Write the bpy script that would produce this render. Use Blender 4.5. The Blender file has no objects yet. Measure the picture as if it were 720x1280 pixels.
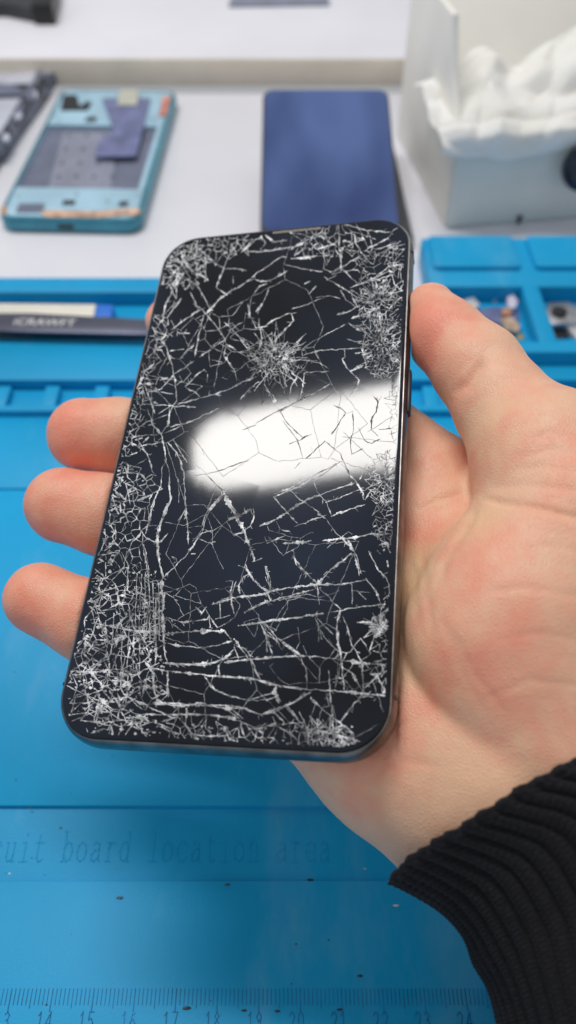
import bpy, bmesh, math, random
import numpy as np
from mathutils import Vector, Matrix, noise
from mathutils.geometry import delaunay_2d_cdt
random.seed(7); rng = np.random.default_rng(7)
S = bpy.context.scene
COL = S.collection

# ------------------------------------------------------------------ camera frame (centimetres)
F = 1000.0; TH = math.radians(50.1); HC = 22.4
CX = np.array([1, 0, 0.]); CU = np.array([0, math.sin(TH), math.cos(TH)]); CZ = np.array([0, -math.cos(TH), math.sin(TH)])
CM = np.stack([CX, CU, CZ], 1); CO = np.array([0, 0, HC])
def ray(px, py): return CM @ np.array([(px-360)/F, (640-py)/F, -1.0])
def P(px, py, depth): return CO + ray(px, py)*depth
def G(px, py, z=0.0):
    d = ray(px, py); s = (z-HC)/d[2]; return CO + d*s
# phone pose, solved from its four corners
PR = CM @ np.array([[0.97170591, 0.10014362, -0.21391324], [0.01484534, 0.8779821, 0.47846321], [0.23572704, -0.46810114, 0.85165373]])
PT = CO + CM @ np.array([-0.8002, 1.6766, -18.9443])
PN = PR[:, 2]
def ph(x, y, z=0.0): return PT + PR @ np.array([x, y, z])
def B(px, py, off=0.0):             # point on the phone's plane pushed back by off cm
    d = ray(px, py); o = PT - PN*off
    return CO + d*((PN @ (o-CO))/(PN @ d))
def loc2(px, py):
    q = PR.T @ (B(px, py)-PT); return q[0], q[1]

# ------------------------------------------------------------------ materials
def mat(name, col, rough=.5, metal=0., var=.06, scale=40., bump=0., bscale=200., sss=0., spec=.5, trans=0., stretch=None, coat=0., col2=None):
    m = bpy.data.materials.new(name); m.use_nodes = True
    nt = m.node_tree; b = nt.nodes['Principled BSDF']; L = nt.links.new
    b.inputs['Roughness'].default_value = rough; b.inputs['Metallic'].default_value = metal
    b.inputs['Specular IOR Level'].default_value = spec
    b.inputs['Coat Weight'].default_value = coat; b.inputs['Coat Roughness'].default_value = .05
    tc = nt.nodes.new('ShaderNodeTexCoord')
    mp = nt.nodes.new('ShaderNodeMapping'); L(tc.outputs['Object'], mp.inputs[0])
    if stretch: mp.inputs['Scale'].default_value = stretch
    n = nt.nodes.new('ShaderNodeTexNoise'); n.inputs['Scale'].default_value = scale; n.inputs['Detail'].default_value = 5
    L(mp.outputs[0], n.inputs['Vector'])
    r = nt.nodes.new('ShaderNodeValToRGB'); L(n.outputs['Fac'], r.inputs[0])
    c2 = col2 or [min(1, c*(1+var*2)) for c in col]
    r.color_ramp.elements[0].position = .3; r.color_ramp.elements[1].position = .7
    r.color_ramp.elements[0].color = (*[c*(1-var*2) if not col2 else c for c in col], 1)
    r.color_ramp.elements[1].color = (*c2, 1)
    L(r.outputs[0], b.inputs['Base Color'])
    if bump:
        n2 = nt.nodes.new('ShaderNodeTexNoise'); n2.inputs['Scale'].default_value = bscale; n2.inputs['Detail'].default_value = 4
        L(mp.outputs[0], n2.inputs['Vector'])
        bp = nt.nodes.new('ShaderNodeBump'); bp.inputs['Strength'].default_value = bump; bp.inputs['Distance'].default_value = .001
        L(n2.outputs['Fac'], bp.inputs['Height']); L(bp.outputs[0], b.inputs['Normal'])
    if sss:
        b.inputs['Subsurface Weight'].default_value = sss; b.inputs['Subsurface Radius'].default_value = (1, .35, .2); b.inputs['Subsurface Scale'].default_value = .004
    if trans: b.inputs['Transmission Weight'].default_value = trans
    return m

# ------------------------------------------------------------------ object helpers
ORG = {}
def tag(o, label=None, cat=None, group=None, kind=None):
    if label: o['label'] = label
    if cat: o['category'] = cat
    if group: o['group'] = group
    if kind: o['kind'] = kind
    return o
def empty(name, loc):
    o = bpy.data.objects.new(name, None); o.empty_display_size = .01; COL.objects.link(o)
    o.location = Vector(loc)*.01; ORG[o] = np.array(loc, float); return o
def link(name, me, m, parent, org):
    o = bpy.data.objects.new(name, me); COL.objects.link(o)
    if m: me.materials.append(m)
    root = ORG[parent] if parent is not None else None
    ORG[o] = np.array(org, float)
    o.location = Vector(org)*.01 if parent is None else Vector(np.array(org)-root)*.01
    if parent is not None: o.parent = parent
    return o
def mesh_np(name, V, faces, m, parent=None, org=None, smooth=True):
    V = np.asarray(V, float)
    if org is None: org = ORG[parent] if parent is not None else np.array([*V[:, :2].mean(0), V[:, 2].min()])
    me = bpy.data.meshes.new(name)
    me.from_pydata(((V-org)*.01).tolist(), [], faces if isinstance(faces, list) else faces.tolist())
    if smooth: me.polygons.foreach_set('use_smooth', [True]*len(me.polygons))
    me.update()
    return link(name, me, m, parent, org)
class MB:
    def __init__(s): s.bm = bmesh.new()
    def merge(s, b, M=None):
        if M is not None: bmesh.ops.transform(b, matrix=M, verts=b.verts)
        me = bpy.data.meshes.new('t'); b.to_mesh(me); b.free(); s.bm.from_mesh(me); bpy.data.meshes.remove(me); return s
    def box(s, x0, x1, y0, y1, z0, z1, bev=.05, M=None, seg=2):
        b = bmesh.new(); bmesh.ops.create_cube(b, size=1)
        for v in b.verts: v.co = Vector((x0+(v.co.x+.5)*(x1-x0), y0+(v.co.y+.5)*(y1-y0), z0+(v.co.z+.5)*(z1-z0)))
        if bev: bmesh.ops.bevel(b, geom=b.edges[:], offset=bev, segments=seg, affect='EDGES', profile=.5)
        return s.merge(b, M)
    def prism(s, poly, z0, z1, bev=0., M=None, seg=2):
        b = bmesh.new(); vs = [b.verts.new((p[0], p[1], z0)) for p in poly]; f = b.faces.new(vs); f.normal_update()
        if f.normal.z < 0: f.normal_flip()
        r = bmesh.ops.extrude_face_region(b, geom=[f]); up = [g for g in r['geom'] if isinstance(g, bmesh.types.BMVert)]
        for v in up: v.co.z = z1
        bmesh.ops.recalc_face_normals(b, faces=b.faces)
        if bev:
            es = [e for e in b.edges if abs(e.verts[0].co.z-e.verts[1].co.z) < 1e-6]
            bmesh.ops.bevel(b, geom=es, offset=bev, segments=seg, affect='EDGES', profile=.5)
        return s.merge(b, M)
    def cyl(s, c, r, z0, z1, n=24, r2=None, M=None, bev=0):
        b = bmesh.new(); bmesh.ops.create_cone(b, cap_ends=True, segments=n, radius1=r, radius2=r if r2 is None else r2, depth=z1-z0)
        bmesh.ops.translate(b, vec=(c[0], c[1], (z0+z1)/2), verts=b.verts)
        if bev: bmesh.ops.bevel(b, geom=[e for e in b.edges if abs(e.verts[0].co.z-e.verts[1].co.z) < 1e-6], offset=bev, segments=2, affect='EDGES', profile=.5)
        return s.merge(b, M)
    def ball(s, c, r, sc=(1, 1, 1), jit=0, sub=2):
        b = bmesh.new(); bmesh.ops.create_icosphere(b, subdivisions=sub, radius=r)
        for v in b.verts:
            k = 1+jit*(random.random()-.5)
            v.co = Vector((v.co.x*sc[0]*k+c[0], v.co.y*sc[1]*k+c[1], v.co.z*sc[2]*k+c[2]))
        return s.merge(b)
    def ridge(s, pts, w, h):          # small raised line along 3-D points lying on a flat top (normal z)
        pts = [Vector(p) for p in pts]
        for a, c in zip(pts, pts[1:]):
            d = (c-a); l = d.length
            if l < 1e-5: continue
            d /= l; n = Vector((-d.y, d.x, 0)).normalized()*w/2; e = d*w*.3
            A, Cc = a-e, c+e
            q = [A+n, A-n, Cc-n, Cc+n]; u = Vector((0, 0, h))
            vs = [s.bm.verts.new(x) for x in q]+[s.bm.verts.new(A+n*.4+u), s.bm.verts.new(A-n*.4+u), s.bm.verts.new(Cc-n*.4+u), s.bm.verts.new(Cc+n*.4+u)]
            for f in ((4, 5, 6, 7), (0, 1, 5, 4), (1, 2, 6, 5), (2, 3, 7, 6), (3, 0, 4, 7)): s.bm.faces.new([vs[i] for i in f])
        return s
    def build(s, name, m, parent=None, org=None, smooth=True, T=None):
        bm = s.bm
        if T is not None: bmesh.ops.transform(bm, matrix=T, verts=bm.verts)
        co = np.array([v.co[:] for v in bm.verts])
        if org is None: org = ORG[parent] if parent is not None else np.array([*co[:, :2].mean(0), co[:, 2].min()])
        for v in bm.verts: v.co = (v.co-Vector(org))*.01
        me = bpy.data.meshes.new(name); bm.to_mesh(me); bm.free()
        if smooth:
            me.polygons.foreach_set('use_smooth', [True]*len(me.polygons))
            me.set_sharp_from_angle(angle=math.radians(40))
        return link(name, me, m, parent, org)
def rrect(w, h, r, n=8, cx=0, cy=0):
    o = []
    for (sx, sy, a0) in ((1, 1, 0), (-1, 1, 90), (-1, -1, 180), (1, -1, 270)):
        for i in range(n+1):
            a = math.radians(a0+90*i/n); o.append((cx+sx*(w/2-r)+r*math.cos(a), cy+sy*(h/2-r)+r*math.sin(a)))
    return o
def frameM(o, x, y, z):
    return Matrix(((x[0], y[0], z[0], o[0]), (x[1], y[1], z[1], o[1]), (x[2], y[2], z[2], o[2]), (0, 0, 0, 1)))
def unit(v): v = np.asarray(v, float); return v/np.linalg.norm(v)
def text_mesh(body, size, ext=0.):
    cu = bpy.data.curves.new('t', 'FONT'); cu.body = body; cu.size = size; cu.extrude = ext; cu.align_x = 'CENTER'; cu.align_y = 'CENTER'
    o = bpy.data.objects.new('t', cu); COL.objects.link(o)
    me = bpy.data.meshes.new_from_object(o.evaluated_get(bpy.context.evaluated_depsgraph_get()))
    bpy.data.objects.remove(o); bpy.data.curves.remove(cu); return me

# ------------------------------------------------------------------ world, lamp, camera, view
w = bpy.data.worlds.new('World'); S.world = w; w.use_nodes = True
w.node_tree.nodes['Background'].inputs[0].default_value = (.93, .96, 1.0, 1); w.node_tree.nodes['Background'].inputs[1].default_value = .42
la = bpy.data.lights.new('lamp', 'AREA'); la.shape = 'RECTANGLE'; la.size = .54; la.size_y = .135; la.color = (1, .97, .93)
LR = 29.0
la.energy = LR*math.pi*la.size*la.size_y
lo = bpy.data.objects.new('ceiling_lamp', la); COL.objects.link(lo); lo.location = (-.22, .568, 1.0); lo.rotation_euler = (math.radians(-12), math.radians(-8), math.radians(-2))
x_ = -la.size/2                              # the lamp's rounded end: three shorter strips butted on
for ln_, wd_ in ((.022, .121), (.018, .099), (.014, .066)):
    le = bpy.data.lights.new('lamp_end', 'AREA'); le.shape = 'RECTANGLE'; le.size = ln_; le.size_y = wd_; le.color = la.color; le.energy = LR*math.pi*ln_*wd_
    l2 = bpy.data.objects.new('ceiling_lamp_end', le); COL.objects.link(l2); l2.rotation_euler = lo.rotation_euler
    x_ -= ln_/2; l2.location = lo.location+lo.rotation_euler.to_matrix() @ Vector((x_, 0, 0)); x_ -= ln_/2
cam = bpy.data.cameras.new('camera'); co_ = bpy.data.objects.new('camera', cam); COL.objects.link(co_); S.camera = co_
co_.location = (0, 0, HC*.01); co_.rotation_euler = (math.pi/2-TH, 0, 0)
cam.sensor_fit = 'VERTICAL'; cam.sensor_height = 36; cam.lens = F/1280*36; cam.clip_start = .01; cam.clip_end = 50
cam.dof.use_dof = True; cam.dof.focus_distance = .180; cam.dof.aperture_fstop = 10.0
S.view_settings.view_transform = 'Standard'; S.view_settings.look = 'None'; S.view_settings.exposure = 0; S.view_settings.gamma = 1
S.cycles.max_bounces = 8

# ------------------------------------------------------------------ shared materials
M_table = mat('white_laminate', (.77, .77, .83), .35, var=.02, scale=15, bump=.03, bscale=400)
M_edge = mat('beige_edge', (.84, .76, .64), .6, var=.04, scale=30)
M_mat = mat('blue_silicone', (.008, .355, .68), .45, var=.08, scale=9, bump=.06, bscale=1400, spec=.22)
def _():                                   # faint pale rub marks and darker grime in the silicone
    nt = M_mat.node_tree; b = nt.nodes['Principled BSDF']; L = nt.links.new; src = b.inputs['Base Color'].links[0].from_socket
    tc = nt.nodes.new('ShaderNodeTexCoord')
    def layer(src, scale, stretch, lo, hi, col, amt, rot=.3):
        mp = nt.nodes.new('ShaderNodeMapping'); mp.inputs['Scale'].default_value = stretch; mp.inputs['Rotation'].default_value = (0, 0, rot); L(tc.outputs['Object'], mp.inputs[0])
        n = nt.nodes.new('ShaderNodeTexNoise'); n.inputs['Scale'].default_value = scale; n.inputs['Detail'].default_value = 6; n.inputs['Roughness'].default_value = .65; L(mp.outputs[0], n.inputs['Vector'])
        r = nt.nodes.new('ShaderNodeMapRange'); r.inputs['From Min'].default_value = lo; r.inputs['From Max'].default_value = hi; r.inputs['To Max'].default_value = amt; L(n.outputs['Fac'], r.inputs['Value'])
        m = nt.nodes.new('ShaderNodeMix'); m.data_type = 'RGBA'; m.inputs[7].default_value = (*col, 1); L(src, m.inputs[6]); L(r.outputs[0], m.inputs[0]); return m.outputs[2]
    c = layer(src, 28, (1, .35, 1), .55, .76, (.34, .62, .78), .26)
    c = layer(c, 60, (.5, 1, 1), .66, .80, (.02, .13, .22), .35, -.4)
    c = layer(c, 350, (1, 1, 1), .70, .76, (.05, .14, .20), .5)
    L(c, b.inputs['Base Color'])
_()
M_matmark = mat('mat_marking', (.006, .20, .46), .5, var=.2, scale=120)
M_matlet = M_mat
M_graph = mat('graphite_steel', (.20, .195, .195), .36, metal=1, var=.2, scale=180, bump=.04, bscale=500)
M_black = mat('black_plastic', (.010, .010, .012), .4, var=.2, scale=200)
M_dark = mat('dark_grey_plastic', (.035, .037, .045), .45, var=.2, scale=80)
M_steel = mat('steel', (.55, .55, .57), .3, metal=1, var=.2, scale=150)
M_copper = mat('copper', (.60, .33, .18), .45, metal=.4, var=.3, scale=300)
M_white = mat('white_plastic', (.80, .80, .78), .4, var=.03)

# ------------------------------------------------------------------ workbench
mb = MB(); mb.box(-70, 70, -30, 54.9, -3.2, -.3, .1); mb.build('workbench_top', M_table, smooth=True)
bpy.data.objects['workbench_top']['kind'] = 'structure'
yb = G(360, 108, -.3)[1]
sh = tag(empty('shelf_board', (0, yb, -.3)), 'long white raised board with a beige front edge behind the phones', 'board')
mb = MB(); mb.box(-70, 70, yb+.12, yb+45, -.29, 1.42, .05); mb.build('board_top', M_table, sh)
mb = MB(); mb.box(-70, 70, yb, yb+.118, -.29, 1.40, .02); mb.build('front_edge', M_edge, sh)

# ------------------------------------------------------------------ repair mat
def gy(py, z=0.): return G(360, py, z)[1]
MT = tag(empty('repair_mat', (0, 12, -.3)), 'blue silicone repair mat with parts pockets, ruler and embossed lettering under the hand', 'work mat')
XL, XR = -24, 22
mb = MB()
mb.box(XL, XR, gy(1007), gy(612), -.29, 0, .025)               # working area, lettered recess, ruler strip
mb.box(XL, XR, -6, gy(1101), -.29, 0, .025)
mb.box(XL, XR, gy(612)+.02, gy(520)+.02, -.29, .055, .025)
ys = gy(475, .45)
mb.box(XL, XR, ys, gy(423, .45), -.285, .45, .06)               # shelf before the tweezers
mb.box(XL, XR, gy(423, .45)+.001, gy(372, .3), -.28, .28, .03)   # tweezers groove floor
mb.box(XL, 3.2, gy(365, .95), gy(346, .95), -.275, .95, .12)    # back rim
mb.box(XL, XR, gy(519, .0)+.03, ys-.002, -.283, -.02, .02)
for x0, x1 in ((0, 1), (14.6, 18)): pass
# notched bar
yb0, yb1 = gy(519, .1), gy(506, .35)
mb.box(XL, XR, yb0, yb1, -.2, .35, .06)
for a, b in ((-30, 9), (53, 71), (116, 134), (180, 198), (245, 262), (530, 548), (592, 610)):
    mb.box(G(a, 497, .35)[0], G(b, 497, .35)[0], yb1-.05, ys-.22, -.2, .33, .05)
# raised step and band with the lettering
mb.box(XL, XR, gy(1101)-.05, gy(1007)+.05, -.28, -.13, .0)
base = mb.build('mat_base', M_mat, MT)
# hole marks in the rear rim
mb = MB()
for px in (2, 45, 88, 131, 174):
    q = G(px, 353, .95); mb.cyl(q, .05, .93, .956, 10)
mb.build('rim_hole', M_matmark, MT)
# parts tray on the right
ZT = 1.1
tx0 = G(527, 300, ZT)[0]; ty1 = G(560, 297, ZT)[1]; ty0 = G(560, 440, ZT)[1]
xs = lambda px, py: G(px, py, ZT)
pk = [(G(553, 358, ZT), G(668, 426, ZT)), (G(676, 358, ZT), G(800, 426, ZT)), (G(812, 358, ZT), G(950, 426, ZT))]
mb = MB()
pa = G(553, 358, ZT); yA = pa[1]; yB = G(600, 426, ZT)[1]
pxs = [(pa[0], G(666, 400, ZT)[0])]
wv = pxs[0][1]-pxs[0][0]; gap = G(690, 400, ZT)[0]-G(668, 400, ZT)[0]
pxs += [(pxs[0][1]+gap, pxs[0][1]+gap+wv), (pxs[0][1]+2*gap+wv, pxs[0][1]+2*gap+2*wv)]
mb.box(tx0, XR, yA, ty1, -.27, ZT, .12)
mb.box(tx0, XR, ty0, yB, -.27, ZT, .12)
edges = [tx0]+[v for p in pxs for v in p]+[XR]
for i in range(0, len(edges), 2): mb.box(edges[i], edges[i+1], yB-.1, yA+.1, -.27, ZT-.004, .08)
mb.box(tx0+.1, XR-.1, yB-.05, yA+.05, -.26, .30, 0)
tray = mb.build('parts_tray', M_mat, MT)
lx = [(G(541, 335, ZT)[0], G(650, 335, ZT)[0])]; lw = lx[0][1]-lx[0][0]; lx.append((G(668, 335, ZT)[0], G(668, 335, ZT)[0]+lw))
for a, b in lx:
    mb = MB(); mb.prism(rrect(b-a, ty1-.15-gy(338, ZT), .25, 5, (a+b)/2, (ty1-.15+gy(338, ZT))/2), ZT-.02, ZT+.22, .08); mb.build('tray_lid', M_mat, MT)

# ruler and embossed lettering (stroke glyphs)
GL = {'c': [[(.9,.5),(.7,.62),(.35,.62),(.12,.42),(.12,.2),(.35,.0),(.7,.0),(.92,.12)]], 'o': [[(.5,.62),(.18,.5),(.1,.3),(.2,.08),(.5,0),(.8,.08),(.9,.3),(.8,.52),(.5,.62)]],
 'i': [[(.2,.6),(.52,.6),(.52,0)],[(.15,0),(.9,0)],[(.5,.84),(.54,.88)]], 'l': [[(.2,.95),(.52,.95),(.52,0)],[(.15,0),(.9,0)]], 'r': [[(.12,.6),(.35,.6),(.35,0)],[(.12,0),(.65,0)],[(.35,.4),(.55,.58),(.75,.62),(.92,.52)]],
 'u': [[(.05,.6),(.22,.6),(.22,.15),(.4,0),(.6,.02),(.8,.18)],[(.62,.6),(.8,.6),(.8,0),(.97,0)]], 't': [[(.4,.85),(.4,.12),(.55,0),(.75,0),(.92,.08)],[(.12,.6),(.85,.6)]],
 'b': [[(.02,.95),(.2,.95),(.2,0),(.02,0)],[(.2,.42),(.45,.62),(.75,.56),(.93,.32),(.78,.06),(.48,0),(.2,.2)]], 'd': [[(.6,.95),(.8,.95),(.8,0),(.98,0)],[(.8,.42),(.55,.62),(.25,.56),(.07,.32),(.22,.06),(.52,0),(.8,.2)]],
 'a': [[(.2,.54),(.45,.62),(.72,.55),(.76,.4),(.76,.06),(.95,0)],[(.76,.36),(.4,.36),(.12,.22),(.18,.04),(.42,0),(.76,.16)]], 'n': [[(.04,.6),(.2,.6),(.2,0)],[(.04,0),(.38,0)],[(.2,.42),(.45,.62),(.7,.58),(.78,.42),(.78,0)],[(.62,0),(.96,0)]],
 'e': [[(.1,.32),(.9,.32),(.8,.54),(.5,.62),(.2,.52),(.1,.3),(.2,.08),(.5,0),(.8,.04),(.9,.12)]],
 '0': [[(.5,.95),(.2,.8),(.15,.45),(.25,.1),(.5,0),(.75,.1),(.85,.45),(.8,.8),(.5,.95)]], '1': [[(.25,.75),(.55,.95),(.55,0)]], '2': [[(.15,.75),(.35,.93),(.65,.93),(.85,.7),(.7,.45),(.15,0),(.88,0)]],
 '3': [[(.15,.82),(.5,.95),(.82,.75),(.6,.52),(.4,.5)],[(.6,.52),(.86,.28),(.55,0),(.12,.12)]], '4': [[(.7,0),(.7,.95),(.1,.3),(.92,.3)]], '5': [[(.82,.95),(.25,.95),(.2,.52),(.55,.6),(.85,.35),(.6,.02),(.15,.08)]],
 '6': [[(.78,.9),(.4,.8),(.17,.35),(.35,.02),(.7,.04),(.85,.3),(.6,.55),(.2,.38)]], '7': [[(.12,.95),(.86,.95),(.4,0)]], '8': [[(.5,.52),(.2,.72),(.5,.95),(.8,.72),(.5,.52),(.15,.25),(.5,0),(.85,.25),(.5,.52)]], '9': [[(.82,.6),(.45,.42),(.18,.7),(.5,.95),(.82,.72),(.7,.25),(.3,0)]]}
def write(mb, s, x, y, z, adv, hgt, w_, h_):
    for ch in s:
        for st in GL.get(ch, []): mb.ridge([(x+p[0]*adv*.78, y+p[1]*hgt, z) for p in st], w_, h_)
        x += adv
mb = MB()
xb = G(75, 1077, -.13)[0]; adv = (G(345, 1077, -.13)[0]-xb)/15.0
write(mb, 'circuit board location area', xb-8*adv, G(200, 1077, -.13)[1], -.131, adv, (G(200, 1040, -.13)[1]-G(200, 1077, -.13)[1])/.95, (.040), .016)
mb.build('embossed_lettering', M_matlet, MT)
mb = MB(); x13 = G(10, 1262)[0]; x23 = G(532, 1262)[0]; cmw = (x23-x13)/10
yt = gy(1236)
for i in range(-70, 150):
    x = x13+.0+cmw*(i/10); ln = gy(1236)-gy(1256 if i % 10 else 1264); ln = gy(1236)-gy(1260) if (i % 5 == 0 and i % 10) else ln
    mb.ridge([(x, yt, -.001), (x, yt-ln, -.001)], .022 if i % 10 else .03, .014)
for k in range(8, 30):
    x = x13+cmw*(k-13); s = str(k); write(mb, s, x-.14*len(s), gy(1287), -.001, .21, gy(1264)-gy(1287), .028, .014)
mb.build('ruler_marks', M_matmark, MT)

# ------------------------------------------------------------------ crumbs and scuffs on the mat
crumbs = [(58, 1256, .035), (233, 1260, .07), (305, 1263, .05), (347, 1264, .05), (76, 1035, .04), (20, 975, .03), (388, 1100, .06), (456, 1086, .06), (495, 1132, .09), (450, 1220, .05), (411, 1175, .03), (370, 1180, .03), (18, 840, .03), (150, 1122, .06), (645, 1000, .03), (284, 1106, .05), (38, 1010, .04), (425, 1262, .05), (12, 1092, .06)]
for _i in range(26): crumbs.append((random.uniform(5, 560), random.choice((random.uniform(960, 1275), random.uniform(1020, 1275), random.uniform(560, 1000))), random.uniform(.012, .028)))
for i, (px, py, r) in enumerate(crumbs):
    q = G(px, py, -.13 if 1012 < py < 1101 else 0); mb = MB(); pale = i in (7, 8, 18); r *= .6 if pale else 1
    mb.ball((q[0], q[1], q[2]+r*.2), r, (1.6 if r > .045 else 1, .6, .35), .5, 1)
    o = mb.build('crumb', M_white if pale else M_dark)
    tag(o, 'tiny pale crumb lying on the blue mat' if pale else 'tiny dark crumb lying on the blue mat', 'crumb', 'pale crumbs on the mat' if pale else 'dark crumbs on the mat')

# ------------------------------------------------------------------ the cracked phone
MPH = frameM(PT, PR[:, 0], PR[:, 1], PR[:, 2])
PW, PHH, PD = 7.12, 14.40, .77
def loft(mb, rings, M=None):
    b = bmesh.new(); rows = [[b.verts.new((p[0], p[1], z)) for p in poly] for poly, z in rings]; n = len(rows[0])
    for a, c in zip(rows, rows[1:]):
        for i in range(n): b.faces.new((a[i], a[(i+1) % n], c[(i+1) % n], c[i]))
    b.faces.new(rows[0][::-1]); b.faces.new(rows[-1]); bmesh.ops.recalc_face_normals(b, faces=b.faces)
    return mb.merge(b, M)
RR = lambda i, z, W=PW, H=PHH, r=1.08: (rrect(W-2*i, H-2*i, r-i, 14), z)
PHN = tag(empty('broken_phone', ph(0, -PHH/2, -PD)), 'black smartphone with a heavily shattered front screen gripped in the hand', 'smartphone')
mb = MB(); loft(mb, [RR(.34, -PD), RR(.18, -PD+.02), RR(.07, -PD+.10), RR(.01, -PD+.24), RR(0, -.40), RR(.012, -.24), RR(.05, -.115), RR(.085, -.07), RR(.105, -.068), RR(.112, -.10)], MPH)
mb.build('frame', M_graph, PHN)
M_back = mat('phone_back', (.02, .02, .022), .15, var=.05)
mb = MB(); loft(mb, [RR(.40, -PD-.02), RR(.34, -PD-.005)], MPH); mb.build('back_cover', M_back, PHN)
M_bezel = mat('bezel_gasket', (.006, .006, .007), .5, var=.2, scale=300)
mb = MB(); loft(mb, [RR(.115, -.2), RR(.115, -.075), RR(.135, -.055)], MPH); mb.build('gasket', M_bezel, PHN)
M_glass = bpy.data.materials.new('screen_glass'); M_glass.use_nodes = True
def _():
    nt = M_glass.node_tree; b = nt.nodes['Principled BSDF']; L = nt.links.new
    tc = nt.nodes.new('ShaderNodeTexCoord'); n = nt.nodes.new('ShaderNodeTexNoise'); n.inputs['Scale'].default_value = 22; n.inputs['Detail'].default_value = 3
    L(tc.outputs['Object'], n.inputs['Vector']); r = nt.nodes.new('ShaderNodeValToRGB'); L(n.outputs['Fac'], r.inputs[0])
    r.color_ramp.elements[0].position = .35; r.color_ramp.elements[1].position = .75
    r.color_ramp.elements[0].color = (.0025, .0035, .0065, 1); r.color_ramp.elements[1].color = (.016, .024, .045, 1)  # lighter patches paint smudges and hazy ceiling reflections into the glass colour
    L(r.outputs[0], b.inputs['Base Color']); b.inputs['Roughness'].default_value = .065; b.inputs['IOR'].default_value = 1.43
    # every shard of the broken glass sits at a slightly different tilt
    v = nt.nodes.new('ShaderNodeTexVoronoi'); v.inputs['Scale'].default_value = 75; v.inputs['Randomness'].default_value = 1
    L(tc.outputs['Object'], v.inputs['Vector'])
    g = nt.nodes.new('ShaderNodeNewGeometry'); s1 = nt.nodes.new('ShaderNodeVectorMath'); s1.operation = 'SUBTRACT'; s1.inputs[1].default_value = (.5, .5, .5)
    L(v.outputs['Color'], s1.inputs[0]); s2 = nt.nodes.new('ShaderNodeVectorMath'); s2.operation = 'SCALE'; s2.inputs['Scale'].default_value = .004; L(s1.outputs[0], s2.inputs[0])
    s3 = nt.nodes.new('ShaderNodeVectorMath'); s3.operation = 'ADD'; L(g.outputs['Normal'], s3.inputs[0]); L(s2.outputs[0], s3.inputs[1])
    s4 = nt.nodes.new('ShaderNodeVectorMath'); s4.operation = 'NORMALIZE'; L(s3.outputs[0], s4.inputs[0]); L(s4.outputs[0], b.inputs['Normal'])
_()
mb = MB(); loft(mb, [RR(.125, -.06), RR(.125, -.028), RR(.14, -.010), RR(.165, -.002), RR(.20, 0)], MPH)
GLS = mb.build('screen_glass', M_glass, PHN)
mb = MB(); xe0, ye = loc2(342, 284); xe1, _y = loc2(402, 280)
mb.prism(rrect(xe1-xe0, .075, .035, 4, (xe0+xe1)/2, PHH/2-.255), .001, .006, 0, MPH)
mb.build('earpiece', mat('earpiece_mesh', (.22, .19, .16), .6, var=.4, scale=3000), GLS)
mb = MB(); y1 = loc2(518, 452)[1]; y0 = loc2(515, 506)[1]; mb.box(PW/2-.05, PW/2+.055, y0, y1, -.52, -.26, .04, MPH); mb.build('side_button', M_black, PHN)
mb = MB(); y1 = loc2(514, 560)[1]; y0 = loc2(512, 628)[1]; mb.box(PW/2-.05, PW/2+.004, y0, y1, -.50, -.28, .02, MPH); mb.build('card_tray', M_graph, PHN)
for sx, yy in ((1, -PHH/2+1.25), (1, PHH/2-1.25), (-1, -PHH/2+1.25)):
    mb = MB(); mb.box(sx*(PW/2-.015)-.016, sx*(PW/2-.015)+.017, yy-.035, yy+.035, -.62, -.16, .0, MPH); mb.build('antenna_band', M_black, PHN)

# ---- cracks: traced by eye, then broken up into ragged ridges of crushed glass
CR = []
def T(x0, y0, s, txt):
    for ln in txt.strip().split(';'):
        a = ln.split(':'); wd = float(a[0]); v = [float(q) for q in a[1].replace(',', ' ').split()]
        CR.append((wd, [(x0+v[i]/s, y0+v[i+1]/s) for i in range(0, len(v), 2)]))
T(190,265,4.235,"3:60 540 80 470 110 410 150 350 165 330;2:165 340 230 380 270 440 300 500 320 520;1.5:120 470 105 530;2:200 420 230 480 245 520;2:235 130 240 200 235 280 240 350;2:280 230 285 300 280 370;2.5:240 190 290 230 340 280 400 300 450 300 500 310;3:300 520 370 450 440 405 500 370 560 320 620 280 700 230;2:500 370 540 355 600 370 660 345 720 310;2:515 530 520 480 545 420 570 390 610 380;2:620 400 600 450 570 510 560 540;2.5:490 210 570 210 650 200 720 190;2:490 210 480 150 520 110;2:470 215 520 170 580 130 600 165 570 210;2.5:600 120 640 160 720 150;2:340 400 400 440;2:400 245 380 300 360 350 340 400;2:430 340 430 380;2:80 280 120 320 165 330;2:90 250 150 270 190 320;2:60 300 110 310;2:150 200 170 260 200 300")
T(350,265,4.114,"3:300 60 305 150 315 250 315 300;2:330 65 380 75 450 95 520 100 570 105 600 85 630 60;2:450 95 460 120 470 170 450 190;2:450 190 510 160 560 130 580 105;2:230 110 245 150 270 165 300 150;2.5:150 155 170 120 220 105;2:150 155 190 190 230 180 270 160;2:110 180 125 225;2.5:60 240 130 235 210 225 260 220;1.5:20 270 100 290 160 300 220 305;2.5:50 195 110 160 150 140;2:0 190 70 180;2:380 110 390 160 420 210 450 240;2:315 290 350 320 380 350 400 375;2.5:360 390 400 375 450 350 490 340;2.5:315 290 370 250 420 225;2.5:230 240 225 290 260 310 300 290;3:240 350 290 325;3:150 420 185 380;2.5:125 370 155 355;1.5:310 400 340 450 390 490;1.5:370 400 375 450 400 490;1.5:410 390 425 450;2:470 450 510 370 550 350;2:500 450 540 380 555 350;2:550 480 575 420 600 380;2.5:555 185 600 175 650 165;2:560 190 620 150;2:540 430 600 410 640 400;2:570 310 590 370 630 410;2:290 530 350 510 420 480;2:490 335 560 280 620 270;2:560 500 610 450 640 430;1:180 440 250 430 310 445;1:60 500 150 470 230 440")
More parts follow.
